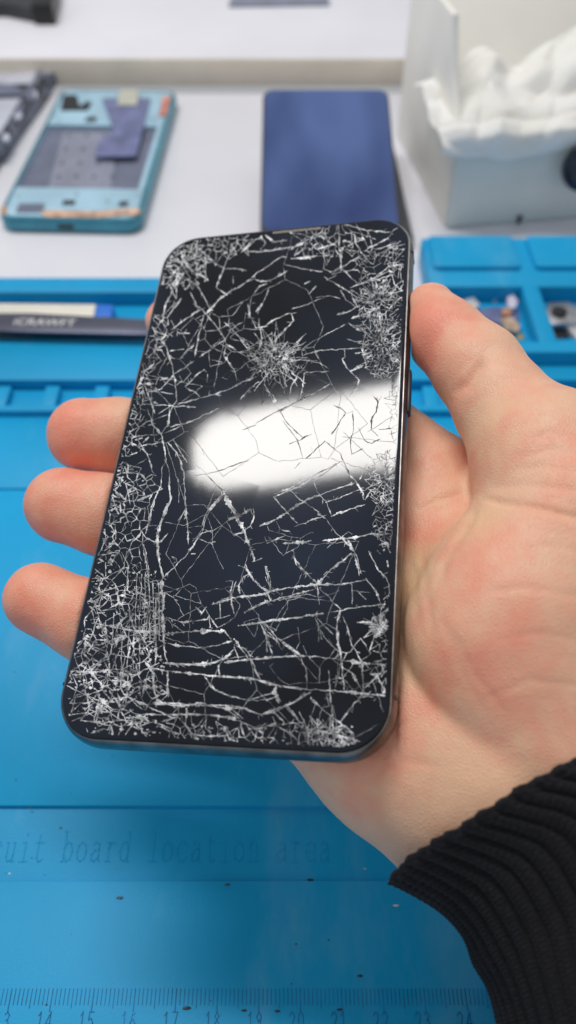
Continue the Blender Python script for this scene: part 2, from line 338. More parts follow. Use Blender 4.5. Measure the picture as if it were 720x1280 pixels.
T(160,380,4.0,"2:100 0 140 70 170 90;2:170 90 200 130 170 175 130 180;3:170 90 185 40 190 0;2:120 110 150 170 140 210 130 260;2.5:160 175 190 215 215 290 235 370 240 440 245 480;2:215 130 280 80 350 35 385 20;2.5:330 0 360 20 390 50;2.5:380 55 365 120 345 200 335 265;2:390 50 440 110 480 165 490 200;2.5:390 50 430 10;2:235 130 260 145 310 148;2:480 90 520 125 560 170 600 230 640 290;1.5:500 135 575 90;2:360 265 420 220 480 180;2:490 200 480 260 520 310 540 360 545 385;2:490 200 540 230;2:250 280 290 240 330 205;4:270 330 330 285;3:290 410 340 360 380 330;2:285 415 330 440 365 470;2:365 470 440 450 520 420 580 385 640 365;2:150 550 230 500 300 490 360 470;3:245 480 220 520 200 560;2:560 480 600 430 650 390;2:230 350 190 400 150 430 100 440;2:230 350 270 325;1.5:100 435 160 440 230 450;2.5:60 400 90 330 130 300;2.5:80 400 110 480 135 550;2.5:600 0 610 60 640 120;2:670 0 640 40;2:655 70 655 120;2:640 120 690 110 720 80;2.5:660 120 670 170 655 230 690 260;2:680 400 710 450;1.5:160 380 200 370;1.5:420 280 470 290;2:210 235 280 225")
T(330,380,3.789,"2.5:0 110 40 80 100 50 130 45 140 80 100 120 60 165 20 200;2:150 185 200 140;1:180 215 220 185 300 140 390 95;2:0 400 40 430 60 480 70 510;1.5:70 515 160 460 240 420 310 380;2.5:120 435 135 380 160 335;2:190 325 250 320 310 318;2:190 330 185 390 170 450;1.5:210 265 260 280 310 310;1.5:240 225 260 260;1.5:180 245 240 225 320 215 400 212 465 208;2:380 210 385 250 370 260 390 300 410 320 450 360 440 400;2:410 320 470 290;2:400 90 430 110 480 135;2.5:390 165 430 178 470 175;2:410 70 450 55 500 40 540 20;2.5:580 135 620 100 640 85;2:480 135 470 190 470 250 490 310;1.5:440 400 390 450;2:600 220 640 180;2:620 480 630 420 650 370;1.2:330 480 360 500;1.2:520 440 540 465 530 520;2:-60 250 -20 230 30 230;2:0 190 40 200 80 190;2.5:20 150 40 190 60 230")
T(320,440,3.6,"1.2:0 320 100 265 200 215 320 150;1.5:40 150 70 200 105 265;1:105 265 150 330 215 390;1:120 310 190 400 210 480;1:150 415 250 370;1:225 480 310 400;1:310 400 380 460 440 590;1:400 280 440 265;1:340 370 400 280;1.2:350 240 380 250 405 275;1.2:435 270 440 340 425 400 430 460;1.2:430 460 480 435;1.2:460 340 490 400 520 410 560 390;1.2:545 200 550 250 520 300 520 350 550 380;1.2:530 200 550 220 565 200;2:80 640 160 610 250 560 380 495;1.5:610 290 600 340 620 400;1.2:175 525 200 495;1:250 430 255 450;1:0 330 -60 350")
T(130,440,3.6,"1.2:410 555 470 545 540 530 590 505 650 490;1:470 560 510 600 540 630;1:540 630 575 615;1:440 435 450 465;1.5:470 720 500 670 545 635;4:545 640 570 690 600 720")
T(110,510,3.789,"3.5:240 180 340 165;2:205 165 260 195 290 240 305 300 320 320;1:210 285 280 240;2:205 140 270 130 335 125;2.5:350 130 360 200 370 240 350 300 345 370 330 400;2.5:360 240 385 290 385 370 390 430 350 540 340 568;2.5:375 160 410 200 440 250 455 330 460 420 465 490 470 560;2:410 160 440 210 470 260;1.5:460 480 430 540;3:350 130 310 80 280 0;3:345 130 385 60 385 0;1.2:360 120 420 95 520 50 620 0;1.2:390 90 500 60;3:175 280 190 330 220 360 190 400 200 460;2.5:330 400 300 470 290 560;2.5:260 345 300 315 320 320;2:540 560 560 500 600 450 640 410;4:650 410 670 470 720 520;1.5:115 420 140 500;1.5:200 410 240 400;2:230 440 300 410;1.5:200 110 300 60 380 30;1:425 340 430 450")
T(280,580,3.13,"4:0 125 40 185 70 250 100 320 120 375;2:15 215 60 200 115 175;1.5:115 175 120 210 100 250;3.5:140 240 210 215 280 165 350 130 430 100 510 75;2.5:195 130 250 105 330 70 390 40 440 0;2:195 130 230 170 270 215 290 235;2:255 100 300 140 350 170 370 195 400 215;2:350 60 365 110 400 150 420 200;2:160 285 170 310 240 280;2.5:275 245 330 225 400 200;2:205 225 220 255 260 265;3:230 310 280 310 340 300;4.5:385 300 430 295 500 290 560 275 640 275;2:400 150 470 125 540 95;3:420 205 480 180 550 160;2.5:400 215 430 260 460 290 510 345 530 438;3.5:425 410 500 350;2.5:390 435 405 420;1.5:270 340 280 390 330 435;1.5:160 400 170 435;2:460 0 500 50 545 115 545 140;2:560 0 530 60;2.5:40 275 80 265;3:600 320 640 310 650 350;5:600 130 640 120")
T(180,620,4.5,"3:155 0 125 90 85 170 75 260 80 340 110 460;1.5:85 265 135 210;1.5:10 235 60 260;1.5:20 170 75 165;2:60 30 30 120 10 210;2:10 310 20 380 30 450;2:235 0 235 80 245 160 250 275;1.5:235 80 190 140;2.5:440 0 390 60 350 110 330 200;2.5:330 205 300 240 270 290 240 330 190 380 110 460;2:320 210 380 195;2:310 240 350 260 405 258;2:155 340 180 350 190 380;2:265 325 290 325;4:460 10 490 70 540 150 570 210 600 300 620 365;2:475 135 540 105 600 75 620 110 600 170 570 190;3:500 220 560 205;2.5:570 380 590 430 640 500 700 545;2:530 390 580 410;2:610 430 560 450 530 500 540 550;4:540 565 620 560 700 545;2:690 400 710 460 715 530;2:460 480 500 480 485 560;2:520 480 490 560 495 620;2.5:380 610 430 590 490 565;2:130 550 190 590;3:650 170 720 145;2:610 370 665 350")
T(190,740,3.789,"5:60 0 50 100 55 200 60 300 75 335;2.5:20 0 15 130 20 280 15 340;2:35 0 35 200;4:75 340 150 345 240 340 310 330 360 300 390 270;4:0 360 70 375 180 385 270 395 400 405 490 412 580 440 720 460;3:70 240 130 255 250 265 340 245 380 230;3:70 120 130 140 200 140 260 130 270 110;3:60 200 150 190 250 185 345 185 375 225;2:70 120 90 150 150 190;2.5:270 110 275 170;2:270 110 310 170;2:205 70 235 105 260 70;3:320 50 325 125;3:375 0 375 60 390 105;2:300 130 370 110;3:285 60 360 35 430 20 520 15 560 0;3.5:435 97 500 70 550 40;2.5:540 0 560 40 580 45;2.5:600 40 720 10;2.5:410 160 480 150 560 135 640 128 720 120;2:515 140 540 220 570 300;2:530 150 590 210 605 260;2:545 285 540 200;2:600 220 660 260 720 310;2.5:390 250 430 265 480 310;3:350 335 440 320 520 315 600 310 680 300;2:390 260 410 315;2.5:470 320 490 370 510 410;3:315 345 320 395;2:250 400 280 450 340 485 440 510;1.2:440 510 520 495 580 475;3:75 380 75 430 70 490 50 510;2:0 390 10 480 30 510;2.5:0 525 60 525 140 530 250 540 350 535 440 550 510 580;3:60 580 180 580 300 585 400 600;1.5:360 540 430 600;5:590 440 580 480 610 520;3:540 515 600 490;4:520 580 600 550 680 520 720 480;3:640 540 690 600;3:580 570 610 606;4:680 290 720 310")
T(280,780,3.13,"4:0 150 100 140 190 130 280 125 380 130 450 140 550 155 635 160;4:0 205 80 212 170 230 230 245 300 255 400 260 500 268 630 280;2.5:40 60 100 140 120 180 135 210;2.5:150 10 170 60 190 120;2:160 20 215 75;2:200 50 250 90 310 130;3:300 130 325 190 325 250;1.5:360 0 400 60 450 110;1.5:370 0 370 70;2:440 20 445 80 460 140 470 260;2:480 10 500 80 540 150 545 260;2.5:460 170 500 190 530 240 550 270;3.5:440 200 435 250;2.5:550 270 510 310 455 385;2:550 250 600 205 635 165;2:600 205 630 260;3:160 355 240 325 300 290 340 265;2:240 325 290 375 330 410 370 430;2.5:340 290 380 330 430 370 490 410 515 460;2:400 270 410 320 380 330;2:0 320 80 335 150 355;2:0 365 60 380 130 410;3:0 400 20 450 60 465;2:200 350 240 390 310 385;4:130 410 210 390;2.5:210 400 270 440 290 460;4:130 410 120 460;3:340 410 420 430 500 450;3:330 410 330 470;2:380 420 430 480;5:200 280 215 310;1:90 300 180 295;2:20 340 60 370")
T(300,630,3.4286,"4:0 400 80 390 150 370 240 355 330 345 430 345 540 325;2.5:20 465 70 435 150 410 250 385 320 365;3:0 520 80 510 180 495 280 480 360 470;2.5:380 465 440 455 520 440 620 430;2:110 265 130 370;2.5:20 270 60 330 130 380;3:330 345 390 280 480 210;2:225 220 260 270 330 340;1.5:330 350 340 430;2:340 360 390 410 430 450;1.5:320 470 350 580;2:330 490 400 560;2.5:430 450 415 520 420 583;1.5:440 480 480 583;2:480 350 480 430;2:500 370 540 410;3:540 320 580 370 605 430;3:460 150 500 230 520 300;2.5:550 200 590 280 630 320 645 400;2.5:80 500 110 560 160 583")
T(100,630,3.4286,"2:100 70 110 140 90 200;2:100 70 150 90 155 150 110 190;2:310 0 290 90 220 170 200 220;3:375 0 330 110 335 220 355 320;2.5:180 210 210 270 200 340 180 440;2:60 250 100 220 170 205;1.5:30 320 100 320 200 270;2:80 380 190 345;2:270 120 270 180 290 280 300 400 280 583;4:350 320 355 440 360 583;1.5:310 330 320 583;1.5:295 300 300 583;1.5:335 330 340 583;1.2:265 300 250 583;1.2:245 300 235 583;1.2:280 290 275 583;2:60 440 90 385 130 395 140 440 90 460 60 440;4:140 440 170 420 200 480 150 530;3:50 510 110 520 150 530 250 545 350 550;2:150 0 190 40 210 90;2:110 250 110 310")
T(70,780,3.2727,"2.5:120 90 180 85 240 60 310 45 370 30 430 25;3:40 190 140 200 220 190 320 210 420 160;2:40 250 120 290 190 340 260 390;1.5:60 400 130 370 180 350;2:380 190 360 250 350 300;2.5:400 200 400 260 410 310;3:455 190 460 300;3:340 330 440 330 520 335 580 325 720 350;2.5:340 370 440 370 540 370 640 375 720 385;2:320 400 370 460;2.5:330 420 400 400 470 430 490 470;3:430 400 500 380 550 440 580 470;3:540 450 620 460 700 455;2:690 420 720 460;1.5:610 220 650 270 720 295;4:440 160 530 165 600 170 660 155 720 120;1.5:300 0 290 200;1.5:320 30 315 200;1.5:345 20 340 200;1.5:270 60 265 250")
# crushed areas: nets of small cells (polygon in the picture, cells, dropped share, width, squeeze)
def ell(cx, cy, rx, ry, a=0): return [(cx+rx*math.cos(t)*math.cos(a)-ry*math.sin(t)*math.sin(a), cy+rx*math.cos(t)*math.sin(a)+ry*math.sin(t)*math.cos(a)) for t in np.linspace(0, 2*math.pi, 14)[:-1]]
NET = [(ell(224, 330, 36, 34), 75, .25, 2.0), (ell(278, 305, 38, 18), 38, .3, 1.7), (ell(412, 300, 42, 24), 40, .35, 1.6), (ell(455, 325, 24, 22), 34, .3, 1.6),
 (ell(346, 449, 27, 21), 110, .3, 1.6), (ell(345, 448, 42, 34), 60, .55, 1.3), (ell(472, 376, 30, 24), 75, .3, 1.6), (ell(478, 432, 26, 44), 150, .25, 1.6), (ell(492, 325, 12, 28), 30, .3, 1.6),
 (ell(480, 600, 21, 38), 105, .3, 1.5), (ell(482, 650, 20, 30), 40, .35, 1.6), (ell(494, 520, 8, 40), 26, .3, 1.3), (ell(474, 782, 13, 16), 50, .2, 2.2), (ell(480, 830, 16, 40), 22, .5, 1.6),
 ([(174, 436), (192, 440), (182, 530), (165, 560), (142, 640), (131, 640)], 85, .3, 1.6), ([(186, 380), (215, 390), (205, 460), (178, 450)], 26, .4, 1.5), ([(130, 640), (150, 560), (205, 600), (192, 700), (115, 705)], 58, .4, 2.0),
 ([(113, 700), (205, 706), (206, 830), (200, 925), (112, 914), (84, 870), (90, 800)], 80, .2, 2.4), ([(95, 800), (170, 800), (175, 925), (112, 914), (84, 870)], 40, .3, 2.6), ([(150, 690), (207, 700), (205, 830), (160, 840)], 44, .5, 1.3),
 ([(200, 900), (300, 905), (440, 905), (452, 935), (330, 932), (200, 926)], 90, .45, 2.0), ([(380, 900), (440, 905), (450, 936), (370, 934)], 40, .3, 2.0), ([(300, 800), (330, 790), (480, 800), (480, 900), (330, 890)], 22, .4, 1.0), ([(205, 700), (300, 720), (480, 720), (480, 780), (210, 800)], 22, .4, .9), ([(215, 300), (505, 280), (490, 930), (80, 910)], 48, .30, .45), ([(225, 640), (330, 640), (470, 640), (470, 700), (240, 700)], 20, .4, .8), ([(200, 380), (330, 390), (330, 480), (180, 500)], 34, .4, .9)]
def inside(p, poly):
    c = False; j = len(poly)-1
    for i in range(len(poly)):
        a, b = poly[i], poly[j]
        if (a[1] > p[1]) != (b[1] > p[1]) and p[0] < (b[0]-a[0])*(p[1]-a[1])/(b[1]-a[1])+a[0]: c = not c
        j = i
    return c
for poly, n, drop, wd in NET:
    n = int(n*1.35); bx = [p[0] for p in poly]; by = [p[1] for p in poly]; pts = []
    while len(pts) < n:
        p = (random.uniform(min(bx), max(bx)), random.uniform(min(by), max(by)))
        if inside(p, poly): pts.append(p)
    r = delaunay_2d_cdt([Vector(p) for p in pts], [], [], 0, 1e-5); vs, fs = r[0], r[2]
    cc = {}; em = {}
    for fi, f in enumerate(fs):
        if len(f) != 3: continue
        (ax, ay), (bx_, by_), (cx, cy) = [vs[i][:] for i in f]; d = 2*(ax*(by_-cy)+bx_*(cy-ay)+cx*(ay-by_))
        if abs(d) < 1e-6: continue
        ux = ((ax*ax+ay*ay)*(by_-cy)+(bx_*bx_+by_*by_)*(cy-ay)+(cx*cx+cy*cy)*(ay-by_))/d; uy = ((ax*ax+ay*ay)*(cx-bx_)+(bx_*bx_+by_*by_)*(ax-cx)+(cx*cx+cy*cy)*(bx_-ax))/d
        cc[fi] = (ux, uy)
        for a, b in ((0, 1), (1, 2), (2, 0)): em.setdefault(tuple(sorted((f[a], f[b]))), []).append(fi)
    for e, ff in em.items():
        if len(ff) == 2 and random.random() > drop*.45 and ff[0] in cc and ff[1] in cc:
            a, b = cc[ff[0]], cc[ff[1]]
            if math.dist(a, b) < (90 if drop == .30 else 34) and (inside(a, poly) or inside(b, poly)): CR.append((wd*random.choice((.35, .5, .7, .9, 1.3)), [a, b]))
# rays out of the three impact points
for cx, cy, r0, r1, n in ((345, 450, 18, 52, 26), (472, 378, 12, 38, 22), (478, 432, 18, 44, 24), (474, 782, 6, 22, 26), (222, 330, 12, 40, 20), (140, 815, 15, 60, 14), (480, 600, 10, 38, 20)):
    for i in range(n):
        a = random.random()*2*math.pi; q0 = r0*random.uniform(.2, 1); q1 = q0+(r1-q0)*random.uniform(.2, 1)
        CR.append((random.uniform(.7, 1.8), [(cx+math.cos(a)*q0, cy+math.sin(a)*q0), (cx+math.cos(a+.1)*q1, cy+math.sin(a+.1)*q1)]))
# hatched splinters along the left edge
for i in range(90):
    t = random.random(); y = 430+t*470; x = 205-.236*(y-320)+random.random()**1.5*32
    a = random.choice((-.5, -.7, 1.2, .2))+random.gauss(0, .35); l = random.uniform(3, 11)
    CR.append((random.uniform(.8, 2.0), [(x, y), (x+l*math.cos(a), y+l*math.sin(a))]))
for i in range(110):
    y = random.uniform(300, 880); x = 509-.0427*(y-345)-4-random.random()**1.6*16; a = random.gauss(-.9, .6); l = random.uniform(3, 10)
    CR.append((random.uniform(.7, 1.8), [(x, y), (x+l*math.cos(a), y+l*math.sin(a))]))
for i in range(95):                            # smeared strokes of crushed glass in the lower left corner
    x = 95+95*random.random(); y = 700+215*random.random()**.8; a = random.choice((-.55, -.35, -.1, .5, 1.3))+random.gauss(0, .2); l = random.uniform(5, 17)
    if noise.noise((x*.03, y*.03, 8)) > -.12: CR.append((random.uniform(2.2, 4.2), [(x, y), (x+l*.5*math.cos(a), y+l*.5*math.sin(a)+.5), (x+l*math.cos(a+.15), y+l*math.sin(a+.15))]))
CV, CF = [], []
GW, GH, GR = PW/2-.19, PHH/2-.19, .9
def okxy(x, y):
    ax, ay = abs(x), abs(y)
    if ax > GW or ay > GH: return False
    return not (ax > GW-GR and ay > GH-GR and math.hypot(ax-GW+GR, ay-GH+GR) > GR)
def ribbon(pts, wd, splinter=True, net=False):
    q = []
    for a, b in zip(pts, pts[1:]):
        l = math.dist(a, b); n = max(1, int(l/1.5))
        for i in range(n): q.append((a[0]+(b[0]-a[0])*i/n, a[1]+(b[1]-a[1])*i/n))
    q.append(pts[-1]); n = len(q); ph0 = random.random()*100; row = None; off = random.gauss(0, .2)
    for i, p in enumerate(q):
        a = q[max(0, i-1)]; b = q[min(n-1, i+1)]; dx, dy = b[0]-a[0], b[1]-a[1]; l = math.hypot(dx, dy) or 1; nx, ny = -dy/l, dx/l
        # cracks run straight, then kick sideways
        wob = (round(noise.noise((ph0, i*.16, 0))*3)*.45+noise.noise((ph0, i*.3, 4))*.7)*min(1, n/18)*math.sin(math.pi*(i+.02)/(n-.96))**.5
        x, y = p[0]+nx*wob, p[1]+ny*wob
        taper = 1 if net else (min(1, (i+.8)/3, (n-i-.2)/3) if n > 4 else .8)
        frost = max(0, .25+1.5*noise.noise((ph0, i*.11, 7)))*random.choice((.3, .7, 1, 1, 1.7))
        hw = taper*(.21+wd*.085+(0 if net and wd < 1.2 else wd*.42*frost))
        if splinter and not net and wd > 1.4 and random.random() < .08:
            t = random.choice((-1, 1)); sl = random.uniform(1.5, 7); ang = random.uniform(.4, 1.3)
            ex, ey = dx/l*math.cos(ang)+nx*t*math.sin(ang), dy/l*math.cos(ang)+ny*t*math.sin(ang)
            ribbon([(x, y), (x+ex*sl*.5, y+ey*sl*.5), (x+ex*sl, y+ey*sl)], wd*.3, False)
        j1, j2 = random.uniform(.5, 1.25), random.uniform(.5, 1.25)
        L, C, R_ = loc2(x+nx*hw*j1, y+ny*hw*j1), loc2(x+nx*hw*.3*off, y+ny*hw*.3*off), loc2(x-nx*hw*j2, y-ny*hw*j2)
        if not (okxy(*L) and okxy(*R_)): row = None; continue
        k = len(CV); hz = .001+.006*random.random()*min(1, hw)
        CV.extend(((L[0], L[1], .0006), (C[0], C[1], .001+hz), (R_[0], R_[1], .0006)))
        if row is not None: CF.extend(((row, k, k+1, row+1), (row+1, k+1, k+2, row+2)))
        row = k
DV, DF = [], []                                # hairline cracks across the lamp's reflection, painted dark where they break its glare
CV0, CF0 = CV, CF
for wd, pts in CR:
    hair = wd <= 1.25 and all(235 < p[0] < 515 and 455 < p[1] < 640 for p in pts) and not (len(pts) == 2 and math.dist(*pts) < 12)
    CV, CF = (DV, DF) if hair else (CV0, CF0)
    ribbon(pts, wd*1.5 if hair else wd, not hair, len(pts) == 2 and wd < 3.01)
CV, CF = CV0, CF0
# loose chips where cracks meet
for wd, pts in CR:
    if len(pts) < 3: continue
    for p in pts:
        if random.random() < .30:
            k = len(CV); n = random.randint(3, 5); r = random.uniform(.5, 1.5)*(.5+wd*.22); a0 = random.random()*6
            cs = [loc2(p[0]+r*math.cos(a0+6.28*i/n)*random.uniform(.5, 1.2), p[1]+r*math.sin(a0+6.28*i/n)*random.uniform(.5, 1.2)) for i in range(n)]
            if all(okxy(*c) for c in cs):
                CV.extend([(c[0], c[1], .001+.008*random.random()) for c in cs]); CF.append(tuple(range(k, k+n)))
# crushed powder in clumps
for poly, n, rr in (([(113, 700), (205, 706), (206, 830), (200, 925), (112, 914), (84, 870), (90, 800)], 620, 2.3), ([(200, 905), (440, 905), (450, 934), (200, 926)], 220, 2.0), (ell(224, 330, 36, 34), 190, 1.9), (ell(346, 449, 26, 20), 110, 1.1), (ell(476, 405, 26, 62), 240, 1.5), (ell(480, 605, 18, 36), 90, 1.0), (ell(474, 782, 10, 13), 60, 1.3), ([(174, 436), (192, 440), (182, 530), (142, 640), (131, 640)], 80, 1.1), (ell(415, 300, 40, 22), 60, 1.1)):
    bx = [p[0] for p in poly]; by = [p[1] for p in poly]; m = 0
    while m < n:
        p = (random.uniform(min(bx), max(bx)), random.uniform(min(by), max(by)))
        if not inside(p, poly): continue
        m += 1
        if noise.noise((p[0]*.06, p[1]*.06, 2.7)) < .02*random.gauss(1, 5): continue
        k = len(CV); c_ = random.randint(3, 5); r_ = random.uniform(.35, 1)**2*rr*1.5; a0 = random.random()*6; st_ = random.uniform(.3, 1)
        cs = [loc2(p[0]+r_*math.cos(a0+6.28*i/c_)*random.uniform(.5, 1.3), p[1]+r_*st_*math.sin(a0+6.28*i/c_)*random.uniform(.5, 1.3)) for i in range(c_)]
        if all(okxy(*c) for c in cs): CV.extend([(c[0], c[1], .001+.009*random.random()) for c in cs]); CF.append(tuple(range(k, k+c_)))
CVw = np.array(CV) @ PR.T+PT
M_crack = bpy.data.materials.new('crushed_glass'); M_crack.use_nodes = True
def _():
    nt = M_crack.node_tree; b = nt.nodes['Principled BSDF']; L = nt.links.new
    tc = nt.nodes.new('ShaderNodeTexCoord'); n = nt.nodes.new('ShaderNodeTexNoise'); n.inputs['Scale'].default_value = 700; n.inputs['Detail'].default_value = 3; L(tc.outputs['Object'], n.inputs['Vector'])
    r = nt.nodes.new('ShaderNodeValToRGB'); L(n.outputs['Fac'], r.inputs[0]); r.color_ramp.elements[0].position = .36; r.color_ramp.elements[1].position = .60
    r.color_ramp.elements[0].color = (.17, .175, .185, 1); r.color_ramp.elements[1].color = (.88, .89, .91, 1)
    n3 = nt.nodes.new('ShaderNodeTexNoise'); n3.inputs['Scale'].default_value = 130; n3.inputs['Detail'].default_value = 3; L(tc.outputs['Object'], n3.inputs['Vector'])
    mr = nt.nodes.new('ShaderNodeMapRange'); mr.inputs['From Min'].default_value = .34; mr.inputs['From Max'].default_value = .62; mr.inputs['To Min'].default_value = .42; mr.inputs['To Max'].default_value = 1.12; L(n3.outputs['Fac'], mr.inputs['Value'])
    ml = nt.nodes.new('ShaderNodeMix'); ml.data_type = 'RGBA'; ml.blend_type = 'MULTIPLY'; ml.inputs[0].default_value = 1; L(r.outputs[0], ml.inputs[6]); L(mr.outputs[0], ml.inputs[7])
    L(ml.outputs[2], b.inputs['Base Color']); b.inputs['Roughness'].default_value = .35
_()
M_crack_dark = mat('crack_dark_on_glare', (.03, .033, .04), .6, var=.3, scale=900)
mesh_np('hairline_cracks', np.array(DV) @ PR.T+PT, DF, M_crack_dark, GLS, smooth=False)
crk = mesh_np('cracks', CVw, CF, M_crack, GLS, smooth=False); crk.name = 'crack_web'

# ------------------------------------------------------------------ the hand: one continuous skin grown from a distance field
H_ = .07
lo_, hi_ = np.array([-8.2, 4.2, 1.5]), np.array([9.5, 23.5, 13.5])
N_ = ((hi_-lo_)/H_).astype(int)
gx, gy_, gz = np.meshgrid(*[np.arange(n, dtype=np.float32)*H_+l for n, l in zip(N_, lo_)], indexing='ij')
def cap(a, b, ra, rb):
    a, b = np.array(a, np.float32), np.array(b, np.float32); d = b-a; l2 = float(d @ d)
    t = np.clip(((gx-a[0])*d[0]+(gy_-a[1])*d[1]+(gz-a[2])*d[2])/l2, 0, 1)
    return np.sqrt((gx-a[0]-t*d[0])**2+(gy_-a[1]-t*d[1])**2+(gz-a[2]-t*d[2])**2)-(ra+(rb-ra)*t)
def smin(a, b, k):
    h = np.maximum(k-np.abs(a-b), 0)/k
    return np.minimum(a, b)-h*h*k*.25
def chain(js, k=.35):
    d = None
    for (a, ra), (b, rb) in zip(js, js[1:]):
        c = cap(a, b, ra, rb); d = c if d is None else smin(d, c, k)
    return d
FING = {
 'index': [(B(545, 600, 2.25), 1.15), (B(440, 505, 2.1), .92), (B(310, 425, 1.75), .86), (B(212, 402, 1.45), .70)],
 'middle': [(B(530, 670, 2.3), 1.25), (B(390, 570, 2.0), 1.0), (B(240, 548, 1.7), .95), (B(152, 547, 1.25), 1.0), (B(106, 544, .95), .99)],
 'ring': [(B(505, 765, 2.3), 1.2), (B(370, 690, 2.0), 1.0), (B(220, 668, 1.65), .95), (B(132, 644, 1.2), .99), (B(80, 632, .95), .98)],
 'pinky': [(B(465, 862, 2.2), 1.15), (B(330, 845, 1.9), .95), (B(200, 808, 1.6), .88), (B(115, 778, 1.2), .93), (B(50, 748, .95), .86)]}
WR = (B(640, 975, 2.5), 1.9)
palm = None
for nme, r in (('index', 1.12), ('middle', 1.25), ('ring', 1.3), ('pinky', 1.3)):
    c = cap(FING[nme][0][0], WR[0], r, 1.7); palm = c if palm is None else smin(palm, c, .9)
hyp = chain([(B(402, 884, 2.3), 1.35), (B(486, 938, 2.55), 1.66), (B(560, 992, 2.9), 1.85)], .5)
palm = smin(palm, hyp, .7); palm = smin(palm, chain([(P(615, 955, 17.0), 1.95), (P(690, 1000, 16.5), 2.2), (P(765, 1070, 16.2), 2.3), (P(840, 1180, 15.7), 2.3)], .5), .9)
for nme, js in FING.items(): palm = smin(palm, chain(js), .22)
thumb = chain([(B(538, 387, .42), .68), (B(557, 420, .40), .86), (B(598, 462, .42), 1.0), (B(630, 510, .48), 1.08), (B(684, 580, .55), 1.50)], .40)
then = smin(chain([(B(684, 580, .55), 1.50), (B(720, 660, .8), 1.85), (B(662, 755, 1.15), 2.10), (B(640, 805, 1.35), 2.15), (B(690, 935, 1.9), 1.95)], .6), cap(B(696, 590, .65), B(780, 870, 2.1), 1.5, 2.2), .8)
thumb = smin(thumb, then, .5)
q = B(555, 680, 1.0)
kf = .11+.65*np.exp(-((gx-q[0])**2+(gy_-q[1])**2+(gz-q[2])**2)/1.1**2)
D = smin(palm, thumb, kf)
# webbing behind the thumb
D = smin(D, cap(B(625, 618, 1.7), B(720, 610, 1.6), .9, 1.4), .25)
# the phone presses into the skin: nothing of the hand lies inside its body
lx_ = (gx-PT[0])*PR[0, 0]+(gy_-PT[1])*PR[1, 0]+(gz-PT[2])*PR[2, 0]
ly_ = (gx-PT[0])*PR[0, 1]+(gy_-PT[1])*PR[1, 1]+(gz-PT[2])*PR[2, 1]
lz_ = (gx-PT[0])*PR[0, 2]+(gy_-PT[1])*PR[1, 2]+(gz-PT[2])*PR[2, 2]+PD/2
e = .30
dx, dy, dz = np.abs(lx_)-PW/2+e, np.abs(ly_)-PHH/2+e, np.abs(lz_)-PD/2-.03+e
bx = np.sqrt(np.maximum(dx, 0)**2+np.maximum(dy, 0)**2+np.maximum(dz, 0)**2)+np.minimum(np.maximum(dx, np.maximum(dy, dz)), 0)-e-.012
D = -smin(-D, bx, .12)
del lx_, ly_, lz_, dx, dy, dz, bx, kf
def nets(D):
    s = D < 0; n = D.shape
    cnt = np.zeros([k-1 for k in n], np.int8)
    off = [(i, j, k) for i in (0, 1) for j in (0, 1) for k in (0, 1)]
    sl = lambda o: tuple(slice(o[a], n[a]-1+o[a]) for a in range(3))
    for o in off: cnt += s[sl(o)]
    act = (cnt > 0) & (cnt < 8); idx = np.argwhere(act); vid = -np.ones(act.shape, np.int32); vid[act] = np.arange(len(idx))
    acc = np.zeros((len(idx), 3)); num = np.zeros(len(idx))
    for a in off:
        for ax in range(3):
            if a[ax]: continue
            b = list(a); b[ax] = 1
            pa, pb = idx+np.array(a), idx+np.array(b)
            va, vb = D[tuple(pa.T)], D[tuple(pb.T)]; m = (va < 0) != (vb < 0)
            t = np.where(m, va/np.where(m, va-vb, 1), 0)[:, None]
            acc += np.where(m[:, None], pa+(pb-pa)*t, 0); num += m
    V = acc/num[:, None]; faces = []
    for ax in range(3):
        o = [slice(None)]*3; o2 = [slice(None)]*3; o[ax] = slice(0, -1); o2[ax] = slice(1, None)
        cr = s[tuple(o)] != s[tuple(o2)]; ii = np.argwhere(cr)
        b, c = (ax+1) % 3, (ax+2) % 3
        ok = (ii[:, b] > 0) & (ii[:, c] > 0) & (ii[:, b] < n[b]-1) & (ii[:, c] < n[c]-1); ii = ii[ok]
        eb = np.zeros(3, int); eb[b] = 1; ec = np.zeros(3, int); ec[c] = 1
        qd = np.stack([vid[tuple((ii-eb-ec).T)], vid[tuple((ii-ec).T)], vid[tuple(ii.T)], vid[tuple((ii-eb).T)]], 1)
        ins = s[tuple(ii.T)]; qd[~ins] = qd[~ins][:, ::-1]; faces.append(qd)
    return V, np.concatenate(faces)
HV, HF = nets(D); HV = HV*H_+lo_
NZ = np.stack(np.gradient(D, H_), -1) if False else None
del D, gx, gy_, gz
# smooth the grid's own facets away
nb = np.zeros(len(HV)); acc = np.zeros_like(HV)
E_ = np.concatenate([HF[:, [0, 1]], HF[:, [1, 2]], HF[:, [2, 3]], HF[:, [3, 0]]])
cntn = np.bincount(E_[:, 0], minlength=len(HV))+np.bincount(E_[:, 1], minlength=len(HV))
def lap(X):
    o = np.zeros_like(X)
    for k in range(X.shape[1]): o[:, k] = np.bincount(E_[:, 0], X[E_[:, 1], k], len(X))+np.bincount(E_[:, 1], X[E_[:, 0], k], len(X))
    return o/cntn[:, None]
for i in range(3): HV = HV+.55*(lap(HV)-HV); HV = HV-.56*(lap(HV)-HV)
def normals(V):
    fn = np.cross(V[HF[:, 2]]-V[HF[:, 0]], V[HF[:, 3]]-V[HF[:, 1]]); o = np.zeros_like(V)
    for j in range(4):
        for k in range(3): o[:, k] += np.bincount(HF[:, j], fn[:, k], len(V))
    return o/np.maximum(np.linalg.norm(o, axis=1), 1e-9)[:, None]
NV = normals(HV)
rel = (HV-CO) @ CM; px_ = 360+F*rel[:, 0]/-rel[:, 2]; py_ = 640-F*rel[:, 1]/-rel[:, 2]
